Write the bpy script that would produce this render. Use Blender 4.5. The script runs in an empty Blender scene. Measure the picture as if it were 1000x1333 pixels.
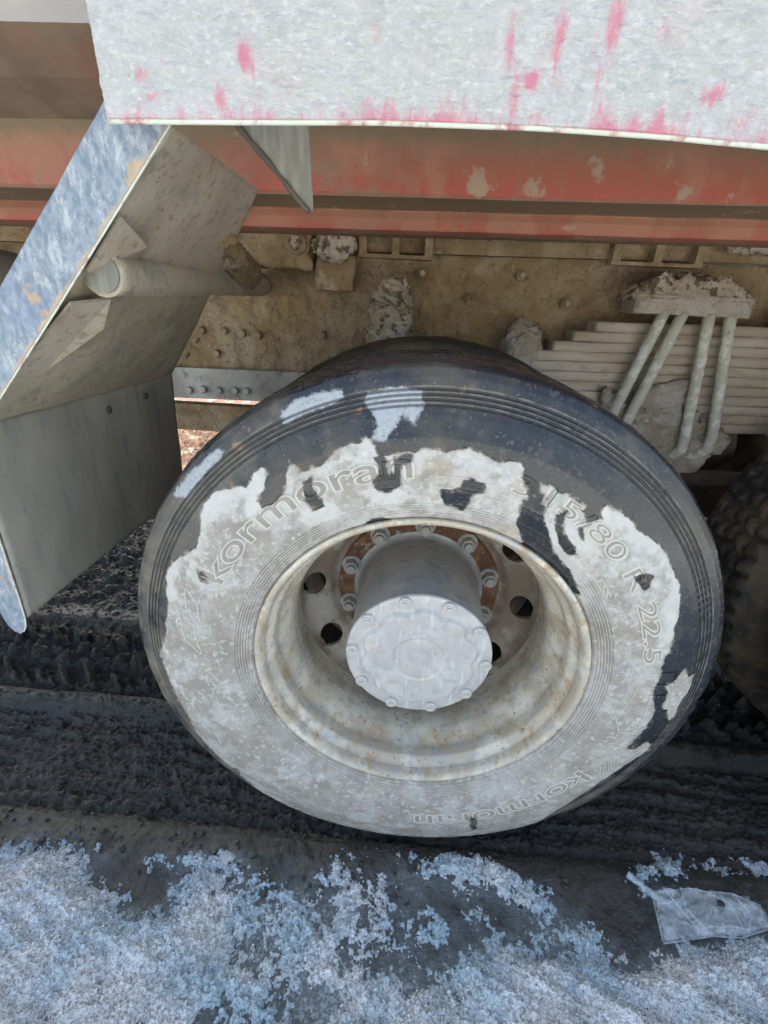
import bpy, math, random
import numpy as np
from mathutils import Matrix, Vector
random.seed(4)
S = bpy.context.scene
COL = S.collection
R_ = math.radians

# ---------------------------------------------------------------- camera, sky, sun, exposure
cam_d = bpy.data.cameras.new('camera')
cam = bpy.data.objects.new('camera', cam_d); COL.objects.link(cam)
_F = Vector((-0.03646, 0.90883, -0.41558)); _R = Vector((0.99710, 0.06090, 0.04568)); _U = Vector((-0.06683, 0.41271, 0.90841))
cam.matrix_world = Matrix(((_R.x, _U.x, -_F.x, -0.052), (_R.y, _U.y, -_F.y, -0.654), (_R.z, _U.z, -_F.z, 0.611), (0, 0, 0, 1)))
cam_d.sensor_fit = 'HORIZONTAL'; cam_d.sensor_width = 36; cam_d.lens = 21.53
cam_d.clip_start = 0.02; cam_d.clip_end = 500
S.camera = cam
w = bpy.data.worlds.new('World'); S.world = w; w.use_nodes = True
nt = w.node_tree; nt.nodes.clear()
sky = nt.nodes.new('ShaderNodeTexSky'); sky.sky_type = 'NISHITA'; sky.sun_disc = False
SUN_EL, SUN_AZ = R_(57), R_(-20)          # azimuth clockwise from +Y: the sun stands behind the truck
sky.sun_elevation = SUN_EL; sky.sun_rotation = SUN_AZ
sky.air_density = 1.0; sky.dust_density = 3.0; sky.ozone_density = 0.6
bg = nt.nodes.new('ShaderNodeBackground'); bg.inputs[1].default_value = 0.15
wo = nt.nodes.new('ShaderNodeOutputWorld')
nt.links.new(sky.outputs[0], bg.inputs[0]); nt.links.new(bg.outputs[0], wo.inputs[0])
sd = bpy.data.lights.new('sun', 'SUN'); sd.energy = 3.4; sd.angle = R_(0.5); sd.color = (1.0, 0.94, 0.86)
sun = bpy.data.objects.new('sun', sd); COL.objects.link(sun)
_sv = Vector((math.sin(SUN_AZ) * math.cos(SUN_EL), math.cos(SUN_AZ) * math.cos(SUN_EL), math.sin(SUN_EL)))
sun.rotation_euler = _sv.to_track_quat('Z', 'Y').to_euler(); sun.location = (0, 4, 6)
S.view_settings.view_transform = 'Standard'; S.view_settings.look = 'None'
S.view_settings.gamma = 1.0; S.view_settings.use_curve_mapping = False
S.view_settings.exposure = 1.85
S.view_settings.use_white_balance = True; S.view_settings.white_balance_temperature = 7900; S.view_settings.white_balance_tint = 8
S.render.engine = 'CYCLES'
S.cycles.max_bounces = 8; S.cycles.diffuse_bounces = 6

GROUND = -0.53
# outlines of dried mud on the sidewall in the plane of the wheel (metres from the axle), and snow cover on the ground
MUD_OUTER = [(-0.469, 0.033), (-0.451, 0.105), (-0.448, 0.165), (-0.432, 0.196), (-0.405, 0.216), (-0.38, 0.234), (-0.373, 0.264), (-0.369, 0.29), (-0.364, 0.308), (-0.355, 0.318), (-0.347, 0.329), (-0.33, 0.337), (-0.316, 0.338), (-0.301, 0.346), (-0.29, 0.345), (-0.283, 0.36), (-0.278, 0.369), (-0.268, 0.375), (-0.259, 0.375), (-0.253, 0.369), (-0.257, 0.354), (-0.264, 0.341), (-0.271, 0.326), (-0.264, 0.316), (-0.247, 0.323), (-0.237, 0.334), (-0.23, 0.344), (-0.228, 0.362), (-0.225, 0.38), (-0.22, 0.386), (-0.212, 0.386), (-0.206, 0.376), (-0.196, 0.38), (-0.185, 0.386), (-0.173, 0.389), (-0.166, 0.399), (-0.155, 0.411), (-0.142, 0.417), (-0.131, 0.426), (-0.12, 0.427), (-0.109, 0.436), (-0.1, 0.43), (-0.095, 0.424), (-0.093, 0.415), (-0.086, 0.409), (-0.071, 0.415), (-0.055, 0.418), (-0.038, 0.417), (-0.032, 0.424), (-0.02, 0.426), (-0.006, 0.424), (0.008, 0.423), (0.022, 0.426), (0.039, 0.429), (0.051, 0.425), (0.068, 0.416), (0.083, 0.412), (0.098, 0.415), (0.115, 0.413), (0.121, 0.402), (0.119, 0.39), (0.126, 0.384), (0.139, 0.386), (0.156, 0.379), (0.171, 0.373), (0.186, 0.372), (0.205, 0.357), (0.22, 0.337), (0.233, 0.333), (0.242, 0.341), (0.242, 0.353), (0.25, 0.358), (0.258, 0.349), (0.272, 0.346), (0.29, 0.333), (0.308, 0.316), (0.325, 0.307), (0.345, 0.295), (0.356, 0.283), (0.368, 0.265), (0.384, 0.244), (0.396, 0.225), (0.406, 0.193), (0.408, 0.173), (0.41, 0.143), (0.416, 0.113), (0.413, 0.096), (0.411, 0.068), (0.415, 0.037), (0.412, 0.01), (0.429, -0.033), (0.429, -0.066), (0.42, -0.096), (0.412, -0.117), (0.405, -0.137), (0.421, -0.138), (0.44, -0.125), (0.455, -0.13), (0.465, -0.162), (0.44, -0.172), (0.405, -0.214), (0.38, -0.25), (0.338, -0.322), (0.3, -0.428), (0.215, -0.528), (0.145, -0.556), (0.036, -0.582), (-0.04, -0.581), (-0.135, -0.565), (-0.228, -0.525), (-0.292, -0.479), (-0.342, -0.382), (-0.388, -0.325), (-0.425, -0.275), (-0.45, -0.219), (-0.457, -0.171), (-0.473, -0.133), (-0.481, -0.07), (-0.493, -0.018)]
MUD_HOLES = [[(-0.199, 0.361), (-0.19, 0.369), (-0.186, 0.355), (-0.18, 0.345), (-0.171, 0.335), (-0.171, 0.321), (-0.186, 0.316), (-0.197, 0.331)], [(-0.097, 0.406), (-0.084, 0.411), (-0.077, 0.403), (-0.073, 0.377), (-0.067, 0.39), (-0.066, 0.408), (-0.051, 0.416), (-0.04, 0.412), (-0.043, 0.399), (-0.054, 0.4), (-0.058, 0.383), (-0.055, 0.368), (-0.07, 0.353), (-0.088, 0.353), (-0.098, 0.368), (-0.087, 0.381), (-0.09, 0.398)], [(-0.384, 0.192), (-0.374, 0.189), (-0.365, 0.18), (-0.366, 0.168), (-0.378, 0.171)], [(-0.104, 0.294), (-0.095, 0.301), (-0.078, 0.305), (-0.068, 0.299), (-0.077, 0.289), (-0.087, 0.281), (-0.102, 0.281)], [(0.006, 0.354), (0.006, 0.365), (0.018, 0.363), (0.033, 0.369), (0.037, 0.38), (0.045, 0.384), (0.054, 0.381), (0.066, 0.379), (0.07, 0.365), (0.055, 0.358), (0.05, 0.35), (0.046, 0.335), (0.041, 0.329), (0.027, 0.333), (0.015, 0.335)], [(0.126, 0.392), (0.144, 0.358), (0.163, 0.349), (0.161, 0.327), (0.175, 0.299), (0.19, 0.269), (0.224, 0.235), (0.25, 0.189), (0.245, 0.185), (0.209, 0.223), (0.172, 0.253), (0.146, 0.269), (0.127, 0.31), (0.125, 0.346), (0.132, 0.363), (0.122, 0.383)], [(0.191, 0.344), (0.188, 0.33), (0.202, 0.297), (0.221, 0.278), (0.227, 0.269), (0.215, 0.264), (0.196, 0.283), (0.185, 0.307), (0.18, 0.329), (0.184, 0.34)], [(0.221, 0.317), (0.227, 0.296), (0.218, 0.305), (0.215, 0.319), (0.224, 0.333), (0.228, 0.349), (0.239, 0.354), (0.246, 0.334), (0.232, 0.329)], [(0.317, 0.241), (0.331, 0.246), (0.345, 0.244), (0.345, 0.223), (0.338, 0.217), (0.325, 0.231)], [(0.137, -0.376), (0.151, -0.374), (0.159, -0.428), (0.151, -0.439)], [(-0.418, -0.354), (-0.365, -0.318), (-0.374, -0.419), (-0.405, -0.399)], [(0.128, 0.391), (0.14, 0.396), (0.151, 0.372), (0.16, 0.36), (0.148, 0.352), (0.134, 0.37)]]
MUD_ISLANDS = [[(0.43, 0.023), (0.443, 0.038), (0.455, 0.056), (0.474, 0.037), (0.486, 0.035), (0.489, -0.003), (0.48, -0.031), (0.481, -0.073), (0.468, -0.072), (0.451, -0.04), (0.439, -0.023), (0.44, 0.001)], [(0.157, 0.386), (0.17, 0.379), (0.176, 0.368), (0.164, 0.363), (0.155, 0.372)], [(0.183, 0.373), (0.193, 0.371), (0.191, 0.36), (0.183, 0.347), (0.172, 0.355)], [(0.212, 0.358), (0.221, 0.356), (0.216, 0.347), (0.207, 0.349)]]
DUSTY = [[(-0.241, 0.456), (-0.221, 0.477), (-0.179, 0.492), (-0.145, 0.498), (-0.14, 0.481), (-0.164, 0.469), (-0.198, 0.456), (-0.23, 0.436)], [(-0.12, 0.483), (-0.112, 0.497), (-0.066, 0.507), (-0.031, 0.503), (-0.026, 0.479), (-0.036, 0.464), (-0.038, 0.449), (-0.057, 0.463), (-0.067, 0.447), (-0.082, 0.425), (-0.104, 0.429), (-0.097, 0.455)], [(-0.428, 0.307), (-0.397, 0.349), (-0.339, 0.4), (-0.321, 0.393), (-0.361, 0.348), (-0.397, 0.306)]]
SNOW_ROWS = [[38, 38, 38, 38, 38, 38, 38, 38, 38, 38, 38, 36, 29, 30, 32, 32, 29, 27, 26, 24, 24, 23, 22, 23, 31, 36, 29, 25, 27, 33, 39, 40, 40, 40, 40, 40, 40, 40, 40, 40, 40, 40, 40, 40, 40, 40, 40, 40, 40, 40, 40], [38, 38, 38, 38, 38, 38, 38, 38, 38, 38, 38, 33, 29, 31, 32, 31, 28, 27, 25, 24, 24, 23, 22, 24, 31, 36, 29, 25, 27, 33, 39, 40, 40, 40, 40, 40, 40, 40, 40, 40, 40, 40, 40, 40, 40, 40, 40, 40, 40, 40, 40], [38, 38, 38, 38, 38, 38, 38, 38, 38, 38, 37, 30, 30, 32, 32, 30, 28, 26, 25, 24, 24, 23, 22, 24, 32, 36, 29, 25, 27, 32, 38, 40, 40, 40, 40, 40, 40, 40, 40, 40, 40, 40, 40, 40, 40, 40, 40, 40, 40, 40, 40], [38, 38, 38, 38, 38, 38, 38, 38, 38, 38, 34, 28, 31, 32, 32, 30, 27, 26, 25, 24, 24, 23, 22, 24, 32, 35, 29, 26, 26, 32, 37, 40, 40, 40, 40, 40, 40, 40, 40, 40, 40, 40, 40, 40, 40, 40, 40, 40, 40, 40, 40], [38, 38, 38, 38, 38, 38, 38, 38, 38, 38, 32, 29, 32, 32, 31, 29, 27, 26, 25, 24, 24, 23, 23, 24, 33, 35, 29, 26, 26, 32, 37, 40, 40, 40, 40, 40, 40, 40, 40, 40, 40, 40, 40, 40, 40, 40, 40, 40, 40, 40, 40], [39, 38, 38, 38, 38, 38, 38, 38, 38, 35, 29, 30, 32, 32, 31, 28, 27, 26, 24, 24, 24, 23, 23, 24, 33, 35, 29, 26, 26, 31, 36, 40, 40, 40, 40, 40, 40, 40, 40, 40, 40, 40, 40, 40, 40, 40, 40, 40, 40, 40, 40], [40, 40, 40, 39, 39, 39, 39, 39, 38, 33, 28, 31, 32, 32, 30, 28, 27, 25, 24, 24, 24, 22, 23, 25, 33, 35, 29, 26, 26, 31, 36, 40, 40, 40, 40, 40, 40, 40, 40, 40, 40, 40, 40, 40, 40, 40, 40, 40, 40, 40, 40], [40, 40, 40, 40, 40, 40, 40, 40, 38, 31, 30, 34, 33, 32, 30, 28, 26, 25, 24, 24, 23, 22, 23, 25, 34, 35, 29, 26, 25, 30, 35, 40, 40, 40, 40, 40, 40, 40, 40, 40, 40, 40, 40, 40, 40, 40, 40, 40, 40, 40, 40], [40, 40, 40, 40, 40, 40, 40, 40, 36, 30, 33, 36, 33, 32, 32, 30, 27, 25, 24, 23, 23, 22, 23, 26, 34, 35, 29, 26, 25, 30, 35, 40, 40, 40, 40, 40, 40, 40, 40, 40, 40, 40, 40, 40, 40, 40, 40, 40, 40, 40, 40], [40, 40, 40, 40, 40, 40, 40, 39, 35, 33, 36, 37, 35, 33, 32, 30, 28, 26, 24, 22, 23, 24, 26, 29, 34, 34, 27, 26, 26, 30, 34, 39, 40, 40, 40, 40, 40, 40, 40, 40, 40, 40, 40, 40, 40, 40, 40, 40, 40, 40, 40], [39, 39, 39, 40, 40, 40, 40, 40, 38, 37, 38, 37, 36, 34, 32, 29, 27, 26, 25, 23, 25, 26, 29, 31, 33, 31, 25, 26, 28, 34, 38, 39, 40, 40, 40, 40, 40, 40, 40, 40, 40, 40, 40, 40, 40, 40, 40, 40, 40, 40, 40], [38, 38, 38, 38, 39, 39, 39, 39, 39, 39, 38, 37, 36, 36, 34, 31, 29, 27, 26, 25, 27, 29, 32, 32, 28, 25, 22, 26, 31, 35, 39, 40, 40, 40, 40, 40, 40, 40, 40, 40, 40, 40, 40, 40, 40, 40, 40, 40, 40, 40, 40], [38, 38, 38, 38, 38, 38, 38, 38, 38, 38, 37, 36, 36, 35, 34, 33, 30, 28, 27, 26, 28, 29, 27, 26, 24, 22, 20, 26, 34, 35, 37, 39, 39, 37, 36, 36, 37, 39, 40, 40, 40, 40, 40, 40, 40, 40, 40, 40, 40, 40, 40], [38, 38, 38, 38, 38, 38, 38, 38, 38, 38, 36, 34, 34, 34, 34, 33, 31, 29, 28, 27, 27, 27, 23, 21, 22, 21, 19, 21, 25, 30, 34, 33, 34, 32, 31, 29, 31, 34, 36, 38, 39, 40, 40, 40, 40, 40, 40, 40, 40, 40, 40], [38, 38, 38, 38, 38, 38, 38, 38, 38, 36, 31, 27, 25, 26, 32, 34, 31, 29, 28, 27, 25, 25, 23, 22, 22, 20, 18, 18, 19, 25, 31, 26, 22, 22, 23, 25, 26, 26, 30, 33, 37, 40, 40, 40, 40, 40, 40, 40, 40, 40, 40], [38, 38, 38, 38, 38, 38, 37, 36, 34, 29, 23, 19, 16, 21, 32, 34, 30, 28, 26, 25, 24, 23, 24, 23, 22, 20, 18, 17, 17, 18, 21, 22, 22, 21, 20, 21, 22, 20, 21, 25, 30, 34, 37, 38, 39, 39, 39, 40, 40, 40, 40], [37, 37, 37, 37, 37, 37, 36, 32, 29, 21, 12, 12, 11, 20, 30, 30, 27, 25, 23, 23, 22, 23, 24, 23, 21, 20, 18, 17, 16, 16, 15, 19, 24, 26, 27, 20, 16, 14, 13, 16, 20, 26, 31, 35, 36, 37, 37, 37, 38, 38, 39], [35, 36, 36, 36, 36, 35, 34, 32, 27, 16, 8, 8, 9, 19, 28, 26, 23, 21, 18, 19, 19, 21, 23, 22, 20, 19, 18, 17, 16, 16, 17, 21, 26, 24, 23, 18, 11, 9, 6, 7, 8, 12, 16, 21, 25, 27, 29, 31, 33, 35, 36], [26, 28, 29, 31, 32, 32, 33, 32, 24, 13, 9, 10, 13, 20, 26, 25, 23, 18, 13, 15, 16, 19, 21, 21, 20, 19, 18, 18, 17, 18, 19, 23, 28, 22, 14, 11, 8, 6, 5, 5, 4, 5, 6, 9, 12, 14, 16, 18, 20, 22, 24], [17, 18, 20, 21, 22, 22, 23, 23, 17, 9, 9, 11, 15, 21, 25, 26, 24, 16, 11, 12, 14, 16, 18, 19, 20, 19, 18, 19, 19, 21, 24, 24, 23, 19, 11, 6, 5, 4, 4, 4, 4, 4, 5, 6, 9, 10, 11, 11, 11, 12, 12], [9, 10, 12, 12, 12, 13, 13, 12, 9, 5, 6, 7, 11, 15, 20, 24, 22, 14, 8, 10, 11, 14, 16, 17, 18, 18, 18, 20, 22, 24, 27, 26, 20, 15, 9, 5, 4, 6, 12, 12, 7, 5, 5, 5, 7, 8, 9, 9, 9, 10, 10], [3, 4, 5, 6, 6, 6, 6, 5, 4, 3, 3, 3, 5, 7, 12, 17, 15, 9, 7, 8, 9, 11, 13, 14, 16, 17, 18, 21, 25, 25, 25, 22, 16, 11, 7, 4, 4, 6, 17, 24, 14, 5, 6, 6, 9, 11, 11, 10, 9, 9, 8], [0, 0, 0, 0, 1, 1, 2, 2, 2, 2, 1, 1, 1, 2, 6, 11, 9, 6, 5, 5, 6, 7, 9, 10, 11, 13, 14, 19, 25, 26, 23, 18, 13, 8, 5, 3, 3, 3, 16, 29, 22, 11, 8, 8, 10, 13, 14, 14, 13, 12, 12], [0, 0, 0, 0, 0, 0, 0, 0, 0, 0, 0, 0, 1, 1, 3, 6, 5, 3, 3, 3, 4, 4, 5, 5, 6, 8, 9, 11, 15, 17, 15, 12, 9, 5, 4, 2, 2, 2, 14, 29, 29, 20, 16, 15, 15, 17, 19, 18, 17, 16, 15], [0, 0, 0, 0, 0, 0, 0, 0, 0, 0, 0, 0, 0, 0, 0, 1, 1, 1, 1, 1, 2, 2, 2, 3, 3, 3, 4, 4, 6, 7, 6, 5, 4, 3, 2, 1, 1, 1, 9, 23, 31, 28, 23, 22, 21, 22, 24, 23, 22, 21, 20], [0, 0, 0, 0, 0, 0, 0, 0, 0, 0, 0, 0, 0, 0, 0, 0, 0, 0, 0, 0, 0, 0, 1, 1, 1, 2, 2, 2, 3, 2, 1, 0, 0, 0, 0, 0, 0, 1, 4, 12, 20, 19, 17, 18, 19, 22, 26, 28, 27, 26, 25], [0, 0, 0, 0, 0, 0, 0, 0, 0, 0, 0, 0, 0, 0, 0, 0, 0, 0, 0, 0, 0, 0, 0, 0, 0, 0, 0, 0, 1, 1, 1, 0, 0, 0, 0, 0, 0, 0, 0, 3, 8, 9, 10, 10, 10, 12, 15, 18, 20, 22, 23], [0, 0, 0, 0, 0, 0, 0, 0, 0, 0, 0, 0, 0, 0, 0, 0, 0, 0, 0, 0, 0, 0, 0, 0, 0, 0, 0, 0, 0, 0, 0, 0, 0, 0, 0, 0, 0, 0, 0, 1, 2, 3, 3, 3, 2, 2, 5, 9, 11, 12, 14], [0, 0, 0, 0, 0, 0, 0, 0, 0, 0, 0, 0, 0, 0, 0, 0, 0, 0, 0, 0, 0, 0, 0, 0, 0, 0, 0, 0, 0, 0, 0, 0, 0, 0, 0, 0, 0, 0, 0, 0, 1, 1, 2, 2, 1, 0, 1, 3, 3, 4, 5], [0, 0, 0, 0, 0, 0, 0, 0, 0, 0, 0, 0, 0, 0, 0, 0, 0, 0, 0, 0, 0, 0, 0, 0, 0, 0, 0, 0, 0, 0, 0, 0, 0, 0, 0, 0, 0, 0, 0, 0, 0, 0, 0, 0, 0, 0, 0, 1, 2, 2, 2], [0, 0, 0, 0, 0, 0, 0, 0, 0, 0, 0, 0, 0, 0, 0, 0, 0, 0, 0, 0, 0, 0, 0, 0, 0, 0, 0, 0, 0, 0, 0, 0, 0, 0, 0, 0, 0, 0, 0, 0, 0, 0, 0, 0, 0, 0, 0, 0, 0, 0, 1], [0, 0, 0, 0, 0, 0, 0, 0, 0, 0, 0, 0, 0, 0, 0, 0, 0, 0, 0, 0, 0, 0, 0, 0, 0, 0, 0, 0, 0, 0, 0, 0, 0, 0, 0, 0, 0, 0, 0, 0, 0, 0, 0, 0, 0, 0, 0, 0, 0, 0, 0]]
PANEL_EDGE = [(-0.385, 0.768), (-0.249, 0.771), (-0.095, 0.775), (-0.019, 0.775), (0.056, 0.775), (0.101, 0.774), (0.175, 0.772), (0.279, 0.767)]
BAG = [(0.54, -0.06), (0.623, -0.048), (0.649, -0.051), (0.712, -0.049), (0.761, -0.067), (0.753, -0.107), (0.689, -0.124), (0.631, -0.127), (0.523, -0.147), (0.53, -0.11)]
NECK = [(0.486, -0.042), (0.504, -0.031), (0.542, -0.063), (0.538, -0.08), (0.518, -0.073)]
def unpack_snow():
    return np.array(SNOW_ROWS) / 40.0

# ---------------------------------------------------------------- numpy noise
_rs = np.random.RandomState(7)
_P = _rs.permutation(512)
_G = _rs.normal(size=(512, 3)); _G /= np.linalg.norm(_G, axis=1)[:, None]
def perlin(x, y, z=0.0):
    x, y, z = np.broadcast_arrays(np.asarray(x, float), np.asarray(y, float), np.asarray(z, float))
    xi, yi, zi = np.floor(x).astype(int), np.floor(y).astype(int), np.floor(z).astype(int)
    xf, yf, zf = x - xi, y - yi, z - zi
    u, v, ww = [t * t * t * (t * (t * 6 - 15) + 10) for t in (xf, yf, zf)]
    out = 0
    for dx in (0, 1):
        wx = u if dx else 1 - u
        for dy in (0, 1):
            wy = v if dy else 1 - v
            for dz in (0, 1):
                wz = ww if dz else 1 - ww
                h = _P[(_P[(_P[(xi + dx) & 511] + yi + dy) & 511] + zi + dz) & 511]
                g = _G[h]
                out = out + wx * wy * wz * (g[..., 0] * (xf - dx) + g[..., 1] * (yf - dy) + g[..., 2] * (zf - dz))
    return out * 1.6
def fbm(x, y, z=0.0, o=4, s=1.0, gain=0.5):
    x, y, z = np.asarray(x, float) * s, np.asarray(y, float) * s, np.asarray(z, float) * s
    a, t, r = 1.0, 0.0, 0.0
    for k in range(o):
        r = r + a * perlin(x + 17.3 * k, y - 9.1 * k, z + 4.7 * k); t += a; a *= gain; x, y, z = x * 2.03, y * 2.03, z * 2.03
    return r / t
def smooth(a, b, x):
    t = np.clip((x - a) / (b - a), 0, 1); return t * t * (3 - 2 * t)
def sdf(poly, X, Z):
    """signed distance, positive inside"""
    p = np.asarray(poly, float); q = np.roll(p, -1, 0)
    d = np.full(X.shape, 1e9); ins = np.zeros(X.shape, bool)
    for (ax, az), (bx, bz) in zip(p, q):
        ex, ez = bx - ax, bz - az
        t = np.clip(((X - ax) * ex + (Z - az) * ez) / (ex * ex + ez * ez + 1e-12), 0, 1)
        d = np.minimum(d, np.hypot(X - ax - t * ex, Z - az - t * ez))
        if az != bz:
            c = ((az > Z) != (bz > Z)) & (X < (bx - ax) * (Z - az) / (bz - az) + ax); ins ^= c
    return np.where(ins, d, -d)

# ---------------------------------------------------------------- materials
def mat(name, base, rough=0.8, layers=(), bumps=(), metal=0.0, spec=0.5, coords='Object', trans=0.0, coat=0.0):
    m = bpy.data.materials.new(name); m.use_nodes = True
    n, l = m.node_tree.nodes, m.node_tree.links
    b = n['Principled BSDF']; b.inputs['Metallic'].default_value = metal
    b.inputs['Specular IOR Level'].default_value = spec
    b.inputs['Transmission Weight'].default_value = trans; b.inputs['Coat Weight'].default_value = coat
    tc = n.new('ShaderNodeTexCoord')
    col = n.new('ShaderNodeRGB'); col.outputs[0].default_value = (*base, 1); col = col.outputs[0]
    ro = n.new('ShaderNodeValue'); ro.outputs[0].default_value = rough; ro = ro.outputs[0]
    def noise(scale, detail, stretch, dist=0.0, ntype=None, rg=0.6):
        mp = n.new('ShaderNodeMapping'); mp.inputs['Scale'].default_value = stretch
        mp.inputs['Location'].default_value = (scale * .137, 1.3, -scale * .071)
        l.new(tc.outputs[coords], mp.inputs[0])
        if ntype == 'voronoi':
            t = n.new('ShaderNodeTexVoronoi'); t.inputs['Scale'].default_value = scale
            l.new(mp.outputs[0], t.inputs['Vector']); return t.outputs['Distance']
        t = n.new('ShaderNodeTexNoise'); t.inputs['Scale'].default_value = scale; t.inputs['Detail'].default_value = detail
        t.inputs['Roughness'].default_value = rg; t.inputs['Distortion'].default_value = dist
        l.new(mp.outputs[0], t.inputs['Vector']); return t.outputs['Fac']
    for L in layers:
        src = noise(L.get('scale', 5), L.get('detail', 6), L.get('stretch', (1, 1, 1)), L.get('dist', 0), L.get('type'), L.get('rg', .6))
        if 'attr' in L:
            at = n.new('ShaderNodeAttribute'); at.attribute_name = L['attr']
            mu = n.new('ShaderNodeMath'); mu.operation = 'MULTIPLY_ADD'; l.new(src, mu.inputs[0])
            mu.inputs[1].default_value = L.get('amp', .5); mu.inputs[2].default_value = -.5 * L.get('amp', .5)
            ad = n.new('ShaderNodeMath'); ad.operation = 'ADD'; l.new(at.outputs['Fac'], ad.inputs[0]); l.new(mu.outputs[0], ad.inputs[1]); src = ad.outputs[0]
        mr = n.new('ShaderNodeMapRange'); mr.interpolation_type = 'SMOOTHSTEP'
        mr.inputs['From Min'].default_value = L['lo']; mr.inputs['From Max'].default_value = L['hi']
        mr.inputs['To Max'].default_value = L.get('k', 1.0)
        l.new(src, mr.inputs['Value']); fac = mr.outputs[0]
        if 'color' in L:
            mx = n.new('ShaderNodeMix'); mx.data_type = 'RGBA'; mx.inputs[7].default_value = (*L['color'], 1)
            if L.get('blend'): mx.blend_type = L['blend']
            l.new(fac, mx.inputs[0]); l.new(col, mx.inputs[6]); col = mx.outputs[2]
        if 'rough' in L:
            mf = n.new('ShaderNodeMix'); mf.data_type = 'FLOAT'; mf.inputs[3].default_value = L['rough']
            l.new(fac, mf.inputs[0]); l.new(ro, mf.inputs[2]); ro = mf.outputs[0]
    l.new(col, b.inputs['Base Color']); l.new(ro, b.inputs['Roughness'])
    prev = None
    for B in bumps:
        src = noise(B['scale'], B.get('detail', 6), B.get('stretch', (1, 1, 1)), B.get('dist', 0), B.get('type'), B.get('rg', .6))
        if 'attr' in B:
            at = n.new('ShaderNodeAttribute'); at.attribute_name = B['attr']
            mu = n.new('ShaderNodeMath'); mu.operation = 'MULTIPLY'; l.new(src, mu.inputs[0]); l.new(at.outputs['Fac'], mu.inputs[1]); src = mu.outputs[0]
        bp = n.new('ShaderNodeBump'); bp.inputs['Strength'].default_value = B.get('strength', .5); bp.inputs['Distance'].default_value = B.get('dist_m', .003)
        l.new(src, bp.inputs['Height'])
        if prev: l.new(prev, bp.inputs['Normal'])
        prev = bp.outputs[0]
    if prev: l.new(prev, b.inputs['Normal'])
    return m

MUD = (.27, .185, .10)
M = {}
M['panel'] = mat('dust_crusted_paint', (.58, .58, .565), .85, [
    dict(scale=7, detail=9, lo=.35, hi=.7, color=(.63, .61, .64), k=.8), dict(scale=75, detail=10, lo=.44, hi=.64, color=(.43, .46, .445), k=.6, stretch=(.7, 1, 1.2), rg=.75),
    dict(scale=18, detail=10, lo=.50, hi=.75, color=(.70, .47, .50), k=.45, rg=.7), dict(scale=150, detail=8, lo=.50, hi=.68, color=(.78, .78, .78), k=.55, stretch=(.7, 1, 1.3)),
    dict(attr='paint', scale=75, detail=10, amp=1.7, lo=.36, hi=.92, color=(.72, .20, .29), stretch=(1.4, 1, .45), k=.85, rough=.55, rg=.7)],
    [dict(scale=70, detail=10, strength=1.0, dist_m=.009, stretch=(.6, 1, 1.4), rg=.65), dict(scale=260, detail=4, strength=.45, dist_m=.002)])
M['edge'] = mat('bare_sheet_edge', (.62, .66, .58), .6, [dict(scale=60, lo=.5, hi=.7, color=(.45, .2, .2))])
M['beam'] = mat('dusty_red_beam', (.24, .135, .085), .8, [
    dict(attr='red', scale=30, detail=8, amp=.9, lo=.3, hi=.95, color=(.40, .065, .045), stretch=(3, 1, .35), rough=.6, k=.85), dict(scale=7, detail=9, lo=.48, hi=.62, color=(.36, .17, .115), k=.6, stretch=(1.5, 1, 1)),
    dict(attr='dust', scale=20, detail=8, amp=.8, lo=.35, hi=.75, color=(.19, .135, .085), stretch=(1.5, 1, .6)),
    dict(scale=5, detail=10, lo=.54, hi=.66, color=(.22, .16, .105), k=.75, rg=.7), dict(scale=14, detail=9, lo=.62, hi=.68, color=(.34, .27, .20), k=.8), dict(scale=190, lo=.68, hi=.74, color=(.09, .07, .05), k=.7)],
    [dict(scale=120, detail=6, strength=.4, dist_m=.002), dict(scale=14, detail=8, strength=.3, dist_m=.004)])
M['mud'] = mat('dried_mud', MUD, .93, [
    dict(scale=7, detail=9, lo=.42, hi=.62, color=(.36, .275, .18)), dict(scale=22, detail=9, lo=.50, hi=.66, color=(.17, .115, .06), k=.6),
    dict(scale=15, detail=9, lo=.55, hi=.70, color=(.43, .36, .27), k=.7), dict(scale=5, detail=6, lo=.56, hi=.7, color=(.24, .16, .08), k=.8, stretch=(2, 1, .5)),
    dict(scale=120, detail=6, lo=.58, hi=.68, color=(.10, .07, .045), k=.7)],
    [dict(scale=30, detail=9, strength=1.0, dist_m=.014, rg=.65), dict(scale=150, detail=6, strength=.7, dist_m=.004)])
M['paste'] = mat('smeared_mud_plate', (.37, .32, .25), .85, [
    dict(scale=3.5, detail=6, lo=.38, hi=.62, color=(.45, .40, .31)), dict(scale=12, detail=8, lo=.5, hi=.7, color=(.25, .24, .22), k=.8),
    dict(scale=6, detail=4, lo=.5, hi=.75, color=(.30, .21, .115), k=.6), dict(scale=70, detail=9, lo=.55, hi=.65, color=(.24, .18, .11), k=.6), dict(scale=120, detail=2, lo=.70, hi=.74, color=(.07, .06, .05), k=.8)],
    [dict(scale=60, detail=8, strength=.6, dist_m=.004), dict(scale=7, detail=5, strength=.3, dist_m=.01)])
M['lowplate'] = mat('grey_film_plate', (.31, .29, .25), .6, [
    dict(scale=4, detail=6, lo=.4, hi=.62, color=(.42, .39, .33), stretch=(1, 1, .5)), dict(scale=18, detail=8, lo=.5, hi=.7, color=(.19, .21, .22), k=.7, stretch=(2, 2, .4)),
    dict(scale=120, detail=2, lo=.70, hi=.74, color=(.06, .06, .06), k=.7)],
    [dict(scale=70, detail=8, strength=.25, dist_m=.002), dict(scale=5, detail=4, strength=.2, dist_m=.01)])
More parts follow.
